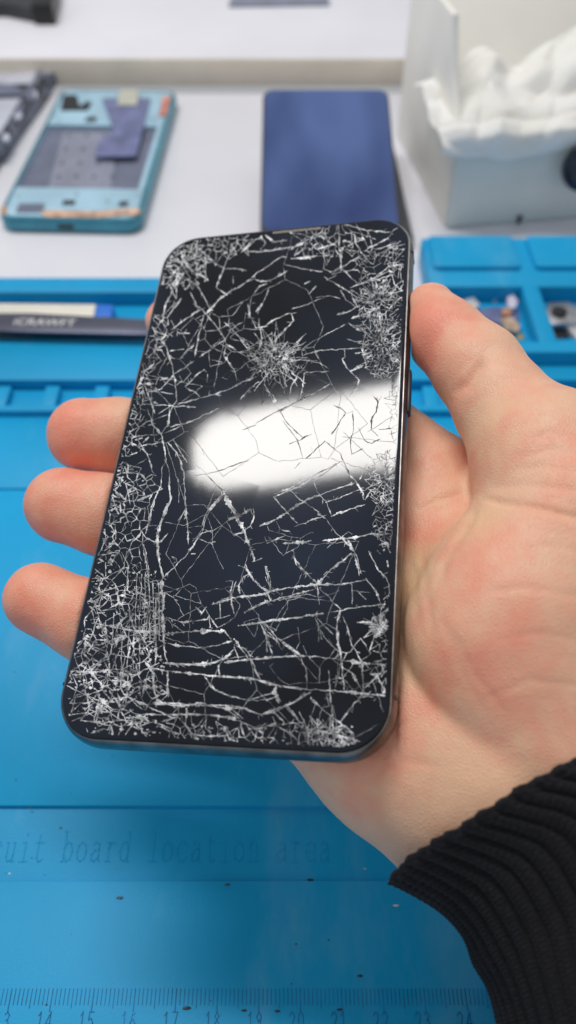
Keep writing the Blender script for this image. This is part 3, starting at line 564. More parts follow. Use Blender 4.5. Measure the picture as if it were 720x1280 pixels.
front = ((CO-HV)*NV).sum(1) > 0
behind = (HV-PT) @ PN < -1.6
# folds of the skin: (depth cm, width px, line); they sink along the normal
FOLD = [(.035, 5, [(600, 622), (588, 650), (572, 676), (556, 700), (546, 730)]), (.07, 6, [(612, 440), (598, 460), (584, 478), (564, 496)]), (.025, 4, [(604, 470), (592, 484), (576, 502)]), (.012, 4, [(600, 436), (588, 450), (574, 468)]),
 (.05, 4, [(598, 622), (640, 630), (668, 634), (720, 646), (760, 650)]), (.014, 4, [(606, 610), (650, 606), (720, 612), (760, 606)]), (.035, 5, [(512, 642), (545, 626), (575, 618), (592, 620)]), (.012, 4, [(515, 596), (545, 590), (572, 596)]),
 (.014, 5, [(600, 742), (660, 735), (740, 748)]), (.022, 6, [(514, 690), (519, 740), (522, 790)]), (.018, 6, [(526, 680), (532, 740), (540, 800)]), (.012, 5, [(560, 780), (590, 840), (640, 900)]), (.010, 5, [(548, 760), (572, 830), (610, 900)]),
 (.012, 4, [(640, 575), (690, 560), (760, 578)]), (.012, 4, [(630, 590), (680, 582), (750, 598)]), (.010, 4, [(650, 548), (690, 540), (740, 556)]), (.012, 5, [(600, 880), (660, 850), (740, 860)]), (.012, 5, [(440, 985), (500, 950), (560, 960)]), (.010, 4, [(640, 690), (690, 680), (760, 700)]), (.010, 4, [(620, 800), (680, 790), (760, 812)]),
 (.010, 4, [(122, 505), (118, 545), (124, 590)]), (.010, 4, [(103, 595), (98, 640), (104, 686)]), (.010, 4, [(84, 715), (76, 755), (74, 795)])]
dsp = np.zeros(len(HV))
for dep, wd, ln in FOLD:
    d = np.full(len(HV), 1e9)
    for a, b in zip(ln, ln[1:]):
        ax, ay = a; ux, uy = b[0]-ax, b[1]-ay; t = np.clip(((px_-ax)*ux+(py_-ay)*uy)/(ux*ux+uy*uy), 0, 1)
        d = np.minimum(d, np.hypot(px_-ax-t*ux, py_-ay-t*uy))
    ends = np.minimum(np.hypot(px_-ln[0][0], py_-ln[0][1]), np.hypot(px_-ln[-1][0], py_-ln[-1][1]))
    dsp = dsp-dep*1.35*np.exp(-(d/wd)**2)*np.clip(ends/22, 0, 1)
HV = HV+NV*(dsp*front*(~behind))[:, None]
soft = np.array([noise.noise((v[0]*.9, v[1]*.9, v[2]*.9))*.035+noise.noise((v[0]*2.1, v[1]*2.1, v[2]*2.1))*.012 for v in HV])
HV = HV+NV*soft[:, None]
# keep clear of the phone's body after the small displacements
lq = (HV-PT) @ PR
ins = (np.abs(lq[:, 0]) < PW/2) & (np.abs(lq[:, 1]) < PHH/2) & (lq[:, 2] > -PD-.03) & (lq[:, 2] < 0)
mid_ = ins & (lq[:, 2] < -PD*.6); lq[mid_, 2] = -PD-.03; HV = lq @ PR.T+PT
# blood under the skin: fingertips, ball of the thumb, web
red = np.zeros(len(HV))
for p_, r_, a_ in [(FING['middle'][-1][0], 1.5, .95), (FING['ring'][-1][0], 1.5, 1.0), (FING['pinky'][-1][0], 1.6, 1.0), (FING['middle'][-2][0], 1.3, .5), (FING['ring'][-2][0], 1.3, .6), (FING['pinky'][-2][0], 1.4, .8), (FING['index'][-1][0], 1.2, .8),
    (B(548, 405, -.2), .75, .8), (B(530, 440, 0), .8, .75), (B(610, 750, -1.0), 1.4, .4), (B(590, 690, -.8), 1.2, .35), (B(545, 600, 1), .9, .5), (B(540, 660, 1.1), .8, .45), (B(600, 600, .5), .6, .8), (B(660, 880, -.5), 1.3, .22), (B(585, 490, -.2), .7, .3), (B(440, 970, .5), 1.4, .35), (B(700, 640, -1.2), 1.2, .25)]:
    red = np.maximum(red, a_*np.exp(-((HV-p_)**2).sum(1)/r_**2))
yel = np.zeros(len(HV))
for p_, r_, a_ in [(B(535, 740, .8), 1.0, .8), (B(525, 690, .9), .8, .7), (B(600, 660, -.3), .6, .6), (B(600, 540, -.6), .9, .3), (B(560, 830, .2), 1.0, .5), (B(560, 1000, .5), 1.5, .25)]:
    yel = np.maximum(yel, a_*np.exp(-((HV-p_)**2).sum(1)/r_**2))
HND = mesh_np('person', HV, HF, None, None, org=HV[np.argmin(HV[:, 2])])
for nme, arr in (('blood', red), ('pale', yel)):
    at = HND.data.attributes.new(nme, 'FLOAT', 'POINT'); at.data.foreach_set('value', arr.astype(np.float32))
M_skin = bpy.data.materials.new('skin'); M_skin.use_nodes = True
def _():
    nt = M_skin.node_tree; b = nt.nodes['Principled BSDF']; L = nt.links.new
    def N(t, **k):
        n = nt.nodes.new(t)
        for a, v in k.items():
            if a in n.inputs: n.inputs[a].default_value = v
        return n
    tc = N('ShaderNodeTexCoord'); ab = N('ShaderNodeAttribute'); ab.attribute_name = 'blood'; ap = N('ShaderNodeAttribute'); ap.attribute_name = 'pale'
    n1 = N('ShaderNodeTexNoise', Scale=55., Detail=5.); L(tc.outputs['Object'], n1.inputs['Vector'])
    n0 = N('ShaderNodeTexNoise', Scale=230., Detail=4.); L(tc.outputs['Object'], n0.inputs['Vector'])
    base = N('ShaderNodeMix'); base.data_type = 'RGBA'; base.inputs[6].default_value = (.86, .52, .35, 1); base.inputs[7].default_value = (.86, .55, .31, 1); L(ap.outputs['Fac'], base.inputs[0])
    # mottling adds to the redness
    mm = N('ShaderNodeMath'); mm.operation = 'MULTIPLY_ADD'; mm.inputs[1].default_value = 2.3; mm.inputs[2].default_value = -1.06; L(n1.outputs['Fac'], mm.inputs[0])
    m2 = N('ShaderNodeMath'); m2.operation = 'MULTIPLY_ADD'; m2.inputs[1].default_value = .9; m2.inputs[2].default_value = -.42; L(n0.outputs['Fac'], m2.inputs[0])
    s1 = N('ShaderNodeMath'); s1.operation = 'ADD'; L(mm.outputs[0], s1.inputs[0]); L(m2.outputs[0], s1.inputs[1])
    s2 = N('ShaderNodeMath'); s2.operation = 'ADD'; s2.use_clamp = True; L(s1.outputs[0], s2.inputs[0]); L(ab.outputs['Fac'], s2.inputs[1])
    mx = N('ShaderNodeMix'); mx.data_type = 'RGBA'; mx.inputs[7].default_value = (.86, .31, .21, 1); L(base.outputs[2], mx.inputs[6]); L(s2.outputs[0], mx.inputs[0])
    L(mx.outputs[2], b.inputs['Base Color'])
    b.inputs['Roughness'].default_value = .46; b.inputs['Specular IOR Level'].default_value = .42
    b.inputs['Subsurface Weight'].default_value = .25; b.inputs['Subsurface Radius'].default_value = (1, .32, .16); b.inputs['Subsurface Scale'].default_value = .003
    v = N('ShaderNodeTexVoronoi', Scale=1500.); v.feature = 'DISTANCE_TO_EDGE'; L(tc.outputs['Object'], v.inputs['Vector'])
    n2 = N('ShaderNodeTexNoise', Scale=420., Detail=6.); L(tc.outputs['Object'], n2.inputs['Vector'])
    ad = N('ShaderNodeMath'); ad.operation = 'ADD'; L(v.outputs['Distance'], ad.inputs[0]); L(n2.outputs['Fac'], ad.inputs[1])
    bp = N('ShaderNodeBump', Strength=.4, Distance=.0004); L(ad.outputs[0], bp.inputs['Height']); L(bp.outputs[0], b.inputs['Normal'])
_()
HND.data.materials.append(M_skin)
tag(HND, 'right hand of a person in a black ribbed cuff gripping the shattered phone', 'person')

# ------------------------------------------------------------------ ribbed knit cuff
M_knit = mat('black_knit', (.0085, .0085, .012), .85, var=.3, scale=1500, bump=.25, bscale=4000, spec=.25)
M_knit.node_tree.nodes['Principled BSDF'].inputs['Sheen Weight'].default_value = .06
def spline(pts, n):
    pts = [np.array(p, float) for p in pts]; o = []
    for t in np.linspace(0, len(pts)-1-1e-6, n):
        i = int(t); f = t-i; p0 = pts[max(0, i-1)]; p1 = pts[i]; p2 = pts[i+1]; p3 = pts[min(len(pts)-1, i+2)]
        o.append(.5*((2*p1)+(-p0+p2)*f+(2*p0-5*p1+4*p2-p3)*f*f+(-p0+3*p1-3*p2+p3)*f**3))
    return np.array(o)
SL = [((500, 1100), (868, 900), 16.3), ((558, 1140), (930, 915), 16.15), ((600, 1200), (985, 1035), 15.9), ((628, 1280), (1020, 1190), 15.5), ((640, 1370), (1040, 1340), 15.1), ((640, 1460), (1040, 1480), 14.8)]
ROW, RIB, PER = 330, 54, 8; NA = RIB*PER
cen = spline([(P(*l, d)+P(*q, d))/2 for l, q, d in SL], ROW); av = spline([(P(*q, d)-P(*l, d))/2 for l, q, d in SL], ROW)
tn = np.gradient(cen, axis=0); tn /= np.linalg.norm(tn, axis=1)[:, None]
bv = CO-cen; bv = bv/np.linalg.norm(bv, axis=1)[:, None]*2.75-tn*(.5*np.exp(-np.linspace(0, 5, ROW)))[:, None]
sl_ = np.concatenate([[0], np.cumsum(np.linalg.norm(np.diff(cen, axis=0), axis=1))])
rows = []
A_ = np.arange(NA)/NA*2*np.pi
for i in range(-16, ROW):
    j = max(i, 0); s_ = sl_[j]
    ph_ = A_*RIB+.10*np.sin(A_*3+j*.03)+.4*np.sin(j*.012+A_)
    prof = np.abs(np.sin(ph_*.5))**.6
    st = np.sin(2*np.pi*s_/.115+np.sign(np.sin(ph_))*1.2)*.022*prof
    hem = math.exp(-(s_/.13)**2)
    k = .20*(prof-.6)*(1-.45*hem)+st+.05*np.sin(A_*5+j*.02)+hem*.07+hem*.03*np.sin(ph_*2.7+1)+.10*np.exp(-((s_-2.6)/.5)**2)*np.cos(A_*2)
    if i < 8: k = k-((8-i)/8)**2*.10
    if i < 0: k = k-.12
    rr_ = 1+k/3.3
    c = cen[j]-tn[j]*(-.035*i if False else 0)+(tn[0]*(-i)*.035 if i < 0 else 0)
    edge = tn[j]*((.022*np.sin(ph_+.5)+.03*np.sin(A_*7+1)+.02*np.sin(A_*23))*hem)[:, None]
    rows.append(c+(np.cos(A_)*rr_)[:, None]*av[j]+(np.sin(A_)*rr_)[:, None]*bv[j]+edge)
SV = np.concatenate(rows); nr = len(rows)
i0 = np.arange(nr-1)[:, None]*NA; a0 = np.arange(NA)[None]; a1 = (a0+1) % NA
SF = np.stack([i0+a0, i0+a1, i0+NA+a1, i0+NA+a0], -1).reshape(-1, 4)
mesh_np('sleeve', SV, SF, M_knit, HND)

# ------------------------------------------------------------------ things on the bench behind
ZB = -.3
M_teal = mat('teal_metal', (.06, .27, .36), .3, metal=.4, var=.12, scale=60)
M_pale = mat('pale_blue_plate', (.40, .62, .76), .38, metal=.2, var=.06, scale=60)
M_gray = mat('grey_plate', (.17, .19, .27), .45, metal=.3, var=.08, scale=60)
M_gray2 = mat('lighter_grey_plate', (.29, .31, .40), .42, metal=.3, var=.06, scale=60)
M_purple = mat('flex_board', (.15, .17, .33), .4, var=.15, scale=90)
M_rust = mat('rusty_residue', (.62, .38, .26), .7, var=.3, scale=250)
def local_of(o, x, y):
    def f(px, py, z): q = G(px, py, z)-o; return (q @ x, q @ y)
    return f
# teal handset without its back
zt = .52
bl, br, tr, tl = G(4, 268, zt), G(179, 268, zt), G(222, 112, zt), G(84, 112, zt)
o = (bl+br+tr+tl)/4; yv = unit((tr+tl-bl-br)*np.array([1, 1, 0])); xv = np.array([yv[1], -yv[0], 0]); o[2] = ZB
wT = .5*((br-bl) @ xv+(tr-tl) @ xv); hT = .5*((tr+tl-bl-br) @ yv)*1.035; wT *= 1.045; o = o-xv*.2-yv*.2
MTt = frameM(o, xv, yv, [0, 0, 1]); f2 = local_of(o, xv, yv); hz = zt-ZB
TP = tag(empty('opened_phone', o), 'teal phone shell with its back off, grey battery bay open, on the white bench', 'phone shell')
mb = MB(); loft(mb, [(rrect(wT-.3, hT-.3, .7, 8), 0.004), (rrect(wT-.06, hT-.06, .8, 8), .10), (rrect(wT, hT, .82, 8), .3), (rrect(wT, hT, .82, 8), hz-.2), (rrect(wT-.12, hT-.12, .78, 8), hz-.02), (rrect(wT-.26, hT-.26, .7, 8), hz), (rrect(wT-.5, hT-.44, .6, 8), hz), (rrect(wT-.52, hT-.46, .58, 8), hz-.24)], MTt); mb.build('shell', M_teal, TP)
c3 = lambda x, y: (x/3.13, 60+y/3.13)
def patch(name, pts, z0, z1, m, bev=.0, par=None, fl=f2, M=None, zc=zt):
    mb = MB(); mb.prism([fl(*c3(*p), zc) for p in pts], z0, z1, bev, MTt if M is None else M); return mb.build(name, m, TP if par is None else par)
zb_ = hz-.236
q0, q1, q2, q3 = [f2(*c3(*p), zt) for p in ((150, 302), (600, 302), (560, 548), (88, 548))]
ul, ur, vt, vb = (q0[0]+q3[0])/2, (q1[0]+q2[0])/2, (q0[1]+q1[1])/2, (q2[1]+q3[1])/2; ow, oh = (wT-.54)/2, (hT-.48)/2
mb = MB()
for x0, x1, y0, y1 in ((-ow, ow, vt, oh), (-ow, ow, -oh, vb), (-ow, ul, vb+.004, vt-.004), (ur, ow, vb+.004, vt-.004)): mb.prism(rrect(x1-x0, y1-y0, .12, 3, (x0+x1)/2, (y0+y1)/2), zb_, hz+.0, .02, MTt)
mb.build('inner_plate', M_pale, TP)
mb = MB(); mb.prism([(ul+.03, vt-.03), (ur-.03, vt-.03), (ur-.03, vb+.03), (ul+.03, vb+.03)], zb_+.004, zb_+.03, 0, MTt); mb.build('battery_bay', M_gray, TP)
patch('battery_tray', [(245, 318), (470, 318), (430, 540), (185, 540)], zb_+.034, zb_+.06, M_gray2)
for rr in range(4):
    for cc in range(4):
        x = 268+cc*70-(rr*14); y = 330+rr*54
        mb = MB(); a = f2(*c3(x, y), zt); mb.cyl(a, .10, zb_+.05, zb_+.085, 10, M=MTt); mb.build('rivet', M_dark, TP)
fb = patch('flex_board', [(400, 205), (590, 205), (535, 432), (370, 432), (385, 380), (448, 330)], hz+.03, hz+.14, M_purple, .03)
patch('shield_can', [(470, 178), (545, 178), (538, 236), (462, 236)], hz+.142, hz+.22, mat('pale_shield', (.66, .66, .55), .4, metal=.4), .02)
for x, y in ((215, 262), (230, 290), (360, 262), (600, 280), (70, 575), (300, 575), (420, 600), (540, 575)):
    a = f2(*c3(x, y), zt); mb = MB(); mb.cyl(a, .085, hz+.003, hz+.05, 12, M=MTt); mb.cyl(a, .04, hz+.051, hz+.06, 8, M=MTt); mb.build('shell_screw', M_steel, TP)
for x, y, w_ in ((330, 215, 30), (340, 275, 40), (250, 600, 46), (470, 605, 34)):
    patch('connector', [(x, y), (x+w_, y), (x+w_-6, y+14), (x-6, y+14)], hz+.003, hz+.09, M_dark, .01)
patch('camera_hole', [(248, 185), (300, 185), (312, 225), (350, 228), (346, 246), (236, 246)], hz+.008, hz+.03, M_black)
patch('chip_pad', [(75, 612), (176, 612), (166, 645), (62, 645)], hz+.01, hz+.06, M_gray, .01)
patch('adhesive_residue', [(150, 636), (380, 640), (546, 628), (548, 652), (390, 664), (180, 662)], hz+.008, hz+.026, M_rust)
patch('coil_strip', [(640, 190), (668, 192), (648, 270), (620, 268)], hz+.01, hz+.04, mat('red_strip', (.62, .22, .16), .5, var=.3, scale=200))
patch('side_residue', [(5, 620), (30, 622), (26, 650), (2, 650)], hz+.01, hz+.03, M_rust)
mb = MB(); cx_ = f2(82, 280, .2)[0]; mb.box(cx_-.42, cx_+.42, -hT/2-.004, -hT/2+.2, .25, .52, .0, MTt); mb.build('charging_port', M_black, TP)

# dismantled handset at the left edge
zl = .55
TRp = G(74, 84, zl); dd = unit(G(4, 190, zl)-G(72, 96, zl)); yv = -dd*np.array([1, 1, 0]); yv = unit(yv); xv = np.array([yv[1], -yv[0], 0])
o = TRp-yv*7.6-xv*3.7; o[2] = ZB; ML = frameM(o, xv, yv, [0, 0, 1]); fL = local_of(o, xv, yv)
LP = tag(empty('dismantled_phone', o), 'dark dismantled phone with bare silver panels cut off by the left edge', 'phone parts')
M_mirror = mat('silver_panel', (.72, .74, .86), .22, metal=.5, var=.08)
M_rough = mat('worn_frame', (.10, .12, .17), .35, metal=.6, var=.5, scale=160)
mb = MB(); loft(mb, [(rrect(7.2, 15, .6, 6), .004), (rrect(7.4, 15.2, .7, 6), .2), (rrect(7.4, 15.2, .7, 6), hz-.04), (rrect(7.2, 15, .6, 6), hz)], ML); mb.build('shell', M_rough, LP)
pl = lambda pts, z0, z1, n, m, bev=.01: patch(n, pts, z0, z1, m, bev, LP, fL, ML, zl)
pl([(-90, 70), (45, 70), (30, 88), (-110, 88)], hz+.004, hz+.03, 'dark_strip', M_black)
pl([(-120, 92), (150, 82), (130, 140), (20, 142), (-150, 120)], hz+.004, hz+.05, 'upper_panel', M_mirror)
pl([(-130, 128), (60, 150), (110, 185), (-150, 190)], hz+.006, hz+.10, 'crossbar', M_gray, .02)
pl([(-140, 205), (82, 198), (0, 335), (-160, 360)], hz+.004, hz+.05, 'lower_panel', M_mirror)
pl([(150, 80), (195, 78), (120, 215), (10, 400), (-12, 392), (95, 195)], hz+.003, hz+.07, 'side_rail', M_gray, .02)

for i in range(11):
    t_ = i/10; x_, y_ = 186-165*t_+random.uniform(-12, 8), 100+285*t_; w_ = random.uniform(12, 26); l_ = random.uniform(14, 30)
    pl([(x_-w_, y_-l_*.3), (x_, y_-l_*.6), (x_+w_*.3, y_+l_*.2), (x_-w_*.6, y_+l_*.7)], hz+.074+.002*i, hz+.10+.004*i, 'glass_shard', M_black if i % 3 else M_mirror, 0)
# phone with a blue screen propped on a dark block
Wb = 7.0
pbl, pbr, ptl, ptr = P(322, 290, 1000*Wb/177), P(499, 290, 1000*Wb/177), P(331, 111, 1000*Wb/157), P(488, 111, 1000*Wb/157)
xv = unit(pbr-pbl); yv = unit((ptl+ptr-pbl-pbr)/2); yv = unit(yv-xv*(xv @ yv)); zv = np.cross(xv, yv); hb = np.linalg.norm((ptl+ptr-pbl-pbr)/2)
oc = (pbl+pbr+ptl+ptr)/4; MBp = frameM(oc, xv, yv, zv)
low = min((oc+yv*(-hb/2)-zv*.75)[2], 9); 
BP = tag(empty('blue_screen_phone', oc+yv*(-hb/2)-zv*.75), 'dark phone with a smudged blue screen, propped on a dark block', 'smartphone')
mb = MB(); loft(mb, [(rrect(Wb-.3, hb-.3, .5, 8), -.72), (rrect(Wb, hb, .62, 8), -.55), (rrect(Wb, hb, .62, 8), -.12), (rrect(Wb-.1, hb-.1, .58, 8), -.03)], MBp); mb.build('body', M_dark, BP)
M_blue = bpy.data.materials.new('blue_screen'); M_blue.use_nodes = True
def _():
    nt = M_blue.node_tree; b = nt.nodes['Principled BSDF']; L = nt.links.new
    tc = nt.nodes.new('ShaderNodeTexCoord'); mp = nt.nodes.new('ShaderNodeMapping'); mp.inputs['Scale'].default_value = (1.7, .7, 1); L(tc.outputs['Object'], mp.inputs[0])
    n = nt.nodes.new('ShaderNodeTexNoise'); n.inputs['Scale'].default_value = 17; n.inputs['Detail'].default_value = 1.5; L(mp.outputs[0], n.inputs['Vector'])
    r = nt.nodes.new('ShaderNodeValToRGB'); L(n.outputs['Fac'], r.inputs[0]); r.color_ramp.elements[0].position = .32; r.color_ramp.elements[1].position = .7
    r.color_ramp.elements[0].color = (.022, .045, .16, 1); r.color_ramp.elements[1].color = (.085, .14, .34, 1)
    L(r.outputs[0], b.inputs['Base Color']); b.inputs['Roughness'].default_value = .15; b.inputs['Specular IOR Level'].default_value = .5
_()
mb = MB(); loft(mb, [(rrect(Wb-.24, hb-.24, .52, 8), -.028), (rrect(Wb-.26, hb-.26, .51, 8), 0.004)], MBp); mb.build('screen', M_blue, BP)
# block under it: top face parallel to the phone's back
A0 = oc-zv*.74+yv*(-hb/2+.35); A1 = oc-zv*.74+yv*(hb/2-.9); xr = xv*np.array([1, 1, 0])
wl, wr0, wr1 = -Wb/2+.5, Wb/2+.75, Wb/2-.1
V = []
for q, wr in ((A0, wr0), (A1, wr1)):
    for wv_ in (wl, wr):
        t_ = q+xv*wv_; V += [t_-zv*.012, np.array([t_[0], t_[1], ZB+.003])]
V[1][2] = V[3][2] = min(V[0][2]-.05, ZB+.003)
mb = MB(); bm_ = mb.bm; vs_ = [bm_.verts.new(v) for v in V]
for f in ((0, 2, 6, 4), (1, 5, 7, 3), (0, 1, 3, 2), (4, 6, 7, 5), (0, 4, 5, 1), (2, 3, 7, 6)): bm_.faces.new([vs_[i] for i in f])
bmesh.ops.recalc_face_normals(bm_, faces=bm_.faces); bmesh.ops.bevel(bm_, geom=bm_.edges[:], offset=.08, segments=2, affect='EDGES')
tag(mb.build('support_block', M_dark, smooth=True), 'dark grey wedge block under the phone with the blue screen', 'block')

# white open-fronted bin with a crumpled tissue
A, Bk = G(556, 286, ZB), G(503, 183, ZB); lv = unit(Bk-A); fv = np.array([lv[1], -lv[0], 0.]); fv = fv if fv[0] > 0 else -fv
LB = np.linalg.norm(Bk-A)+1.5; WB = 15.0; HF_, HB_ = 4.7, 8.9
MBn = frameM(A, fv, lv, [0, 0, 1])
M_bin = mat('milky_plastic', (.70, .75, .73), .4, var=.03, scale=20, sss=.2)
M_binw = mat('cream_plastic', (.88, .86, .80), .45, var=.03, scale=20)
BN = tag(empty('storage_bin', A), 'milky white open-fronted plastic bin at the right, holding a crumpled tissue', 'bin')
mb = MB(); mb.box(.02, WB, 0, .28, .02, HF_, .1, MBn); mb.build('front_panel', M_bin, BN)
yz = [(.30, .02), (.30, HF_-.1), (.9, HF_+.2), (2.7, HF_+2.2), (3.6, HB_), (LB, HB_), (LB, .02)]
for x0 in (0.0, WB-.35):
    R_ = frameM(A+fv*x0, lv, [0, 0, 1], fv); mb = MB(); mb.prism(yz, 0, .35, .08, R_); mb.build('side_wall', M_binw, BN)
R_ = frameM(A+fv*.36, lv, [0, 0, 1], fv); mb = MB(); mb.prism([(3.0, .33), (3.3, .33), (LB-.02, HB_-.3), (LB-.02, HB_-.02), (LB-.4, HB_-.02)], 0, WB-.72, .05, R_); mb.build('sloped_back', M_binw, BN)  # invented slope: the back wall is leaned so it catches the lamp
mb = MB(); mb.box(.36, WB-.36, .29, LB-.03, .03, .3, .05, MBn); mb.build('bin_floor', M_bin, BN)
# tissue: a sheet laid over the front lip, folded and crumpled
M_tis = mat('tissue', (.95, .945, .93), .9, var=.03, scale=60, sss=.15, col2=(.90, .885, .83))
nu, nv = 120, 110; TV = []
def rid(x, y, z, s): return abs(noise.noise((x*s, y*s, z)))
def tiss(a, b):
    x = -.9+a*13.5; lip = HF_+.2
    hang = .9+.7*math.exp(-((a-.28)/.2)**2)
    if b < .16: t = b/.16; y, z = -.35-.12*math.sin(t*3), lip-hang*(1-t)*.75-.05
    elif b < .3: t = (b-.16)/.14; y, z = -.35+t*1.3, lip+.25*math.sin(t*math.pi)
    else:
        t = (b-.3)/.7; pk_ = math.exp(-((a-.21-.04*t)/.085)**2)*.62+.85*min(1, max(0, (a-.33)/.27))
        y, z = .95+t*4.4, lip+.15+t**.8*(.5+2.7*pk_)-max(0, t-.75)*1.5
    f = x*.62-y*.35+z*.25
    v1 = noise.voronoi((f*.75, b*2.2, .3))[0]; v2 = noise.voronoi((x*.9, b*6, 2.1))[0]
    r1 = (v1[1]-v1[0])*1.1+rid(x*.5+y+4, f, 5.1, .45)*.9+(v2[1]-v2[0])*.14
    y -= r1*.5-.3; z += (r1-.45)*.55
    return A+fv*(x+.5*noise.noise((x*.4, b*3, 3)))+lv*y+np.array([0, 0, z])
for j in range(nv):
    for i in range(nu): TV.append(tiss(i/(nu-1), j/(nv-1)))
TFa = [(j*nu+i, j*nu+i+1, (j+1)*nu+i+1, (j+1)*nu+i) for j in range(nv-1) for i in range(nu-1)]
nt = M_tis.node_tree; pb_ = nt.nodes['Principled BSDF']; tl_ = nt.nodes.new('ShaderNodeBsdfTranslucent'); tl_.inputs[0].default_value = (.95, .95, .92, 1); ms_ = nt.nodes.new('ShaderNodeMixShader'); ms_.inputs[0].default_value = .18
nt.links.new(pb_.outputs[0], ms_.inputs[1]); nt.links.new(tl_.outputs[0], ms_.inputs[2]); nt.links.new(ms_.outputs[0], nt.nodes['Material Output'].inputs[0])
tis = mesh_np('tissue', np.array(TV), TFa, M_tis)
tag(tis, 'crumpled white paper tissue draped over the front lip of the white bin', 'tissue')
# round dark knob before the bin, and a screw at its foot
q = G(729, 240, ZB)
kb = A+fv*((q-A) @ fv)+lv*(-.9); kb[2] = ZB
KN = tag(empty('round_cap', kb), 'round glossy black cap cut off by the right edge in front of the bin', 'cap')
Mk = frameM(P(732, 211, 39.5), [1, 0, 0], unit([0, .35, .94]), unit([0, -.94, .35]))
mb = MB(); loft(mb, [([(1.1*math.cos(t)*s_, 1.1*math.sin(t)*s_) for t in np.linspace(0, 2*math.pi, 41)[:-1]], z) for s_, z in ((.9, -.5), (1, -.35), (1, .1), (.93, .22), (.75, .28), (.6, .2), (.3, .18))], Mk); mb.build('cap_body', mat('blue_black_gloss', (.006, .014, .03), .15), KN)
mb = MB(); loft(mb, [([(1.1*math.cos(t)*s_, 1.1*math.sin(t)*s_) for t in np.linspace(0, 2*math.pi, 41)[:-1]], z) for s_, z in ((.35, .21), (.35, .24), (.3, .25))], Mk); mb.build('cap_centre', M_steel, KN)
mb = MB(); mb.cyl((0, -2.2, 0), .45, ZB+.3, ZB+1.8, 12, M=Matrix.Translation((0, 0, 0))); mb.bm.free()
q = G(648, 279, ZB); SC = tag(empty('small_screw', q), 'tiny dark screw standing on the bench before the white bin', 'screw')
mb = MB(); mb.cyl((q[0], q[1]), .09, ZB+.001, ZB+.3, 10); mb.build('shank', M_dark, SC)
mb = MB(); mb.cyl((q[0], q[1]), .17, ZB+.301, ZB+.42, 14, .12); mb.build('head', M_dark, SC)

# on the raised board
zs = 1.42
q = G(30, 22, zs); BT = tag(empty('black_clamp', (q[0], q[1]+.5, zs)), 'black plastic tool with a square foot at the far upper left', 'tool')
a, b = G(-60, 8, zs), G(52, 14, zs)
mb = MB(); mb.prism([G(x, y, zs)[:2] for x, y in ((-80, 22), (8, 22), (28, 26), (50, 30), (56, 8), (20, -18), (-80, -22))], zs+.003, zs+.9, .12); mb.build('arm', M_dark, BT)
mb = MB(); mb.prism([G(x, y, zs)[:2] for x, y in ((44, 32), (70, 32), (76, 4), (70, -40), (52, -40))], zs+.004, zs+1.3, .15); mb.build('foot', M_black, BT)
mb = MB(); mb.prism([G(x, y, zs)[:2] for x, y in ((286, 10), (412, 8), (405, -30), (296, -30))], zs+.003, zs+.25, .08)
tag(mb.build('grey_tray', M_gray2), 'flat grey tray edge on the raised board at the top of the picture', 'tray')

# ------------------------------------------------------------------ tweezers and sticks in the mat's groove
zg = .28
TW = tag(empty('tweezers', G(60, 418, zg)), 'dark grey steel tweezers with white lettering, lying in the groove of the mat', 'tweezers')
M_tw = mat('dark_coated_steel', (.10, .105, .15), .35, metal=.5, var=.1)
def arm_(z0, z1, dy): 
    pts = [(-60, 391+dy), (40, 391+dy), (170, 398+dy), (280, 404+dy), (400, 407+dy), (400, 410+dy), (280, 416+dy), (170, 417+dy), (40, 414+dy), (-60, 411+dy)]
    mb = MB(); mb.prism([G(x, y, z1)[:2] for x, y in pts], z0, z1, .04); return mb
arm_(zg+.55, zg+.72, 0).build('arm', M_tw, TW); arm_(zg+.02, zg+.17, 4).build('arm', M_black, TW)
mb = MB(); mb.prism([G(x, y, zg+.5)[:2] for x, y in ((-60, 392), (-20, 392), (-20, 412), (-60, 412))], zg+.16, zg+.56, .02); mb.build('hinge_block', M_tw, TW)
me = text_mesh('iCRAWFT', .66); a, b = G(18, 402, zg+.722), G(94, 404, zg+.722)
xs_ = [v.co.x for v in me.vertices]; kx = np.linalg.norm(b-a)/(max(xs_)-min(xs_)); xv = unit(b-a); yv = np.array([-xv[1], xv[0], 0]); mid = (a+b)/2
for v in me.vertices:
    q = mid+xv*(v.co.x-(max(xs_)+min(xs_))/2)*kx+yv*(v.co.y)*1.0; v.co = Vector((q[0], q[1], zg+.7235)-ORG[TW])*.01
me.name = 'lettering'; link('lettering', me, M_white, TW, ORG[TW])
ST = tag(empty('white_stick', G(60, 392, zg)), 'flat cream stick with a bright blue end lying behind the tweezers', 'stick')
mb = MB(); mb.prism([G(x, y, zg+.5)[:2] for x, y in ((-60, 378), (120, 380), (117, 396), (-60, 396))], zg+.003, zg+.5, .05); mb.build('blade', mat('cream_card', (.78, .75, .66), .5), ST)
mb = MB(); mb.prism([G(x, y, zg+.5)[:2] for x, y in ((120.6, 380), (142, 381), (139, 396), (117.6, 396))], zg+.004, zg+.505, .05); mb.build('blue_tip', mat('bright_blue', (.02, .17, .66), .4), ST)
mb = MB(); mb.prism([G(x, y, zg+.1)[:2] for x, y in ((-60, 410), (38, 411), (42, 419), (-60, 419))], zg+.185-.18, zg+.015+.0, 0)
tag(mb.build('paper_strip', mat('cream_paper', (.72, .66, .52), .7)), 'narrow cream paper strip peeping out under the tweezers', 'paper strip')

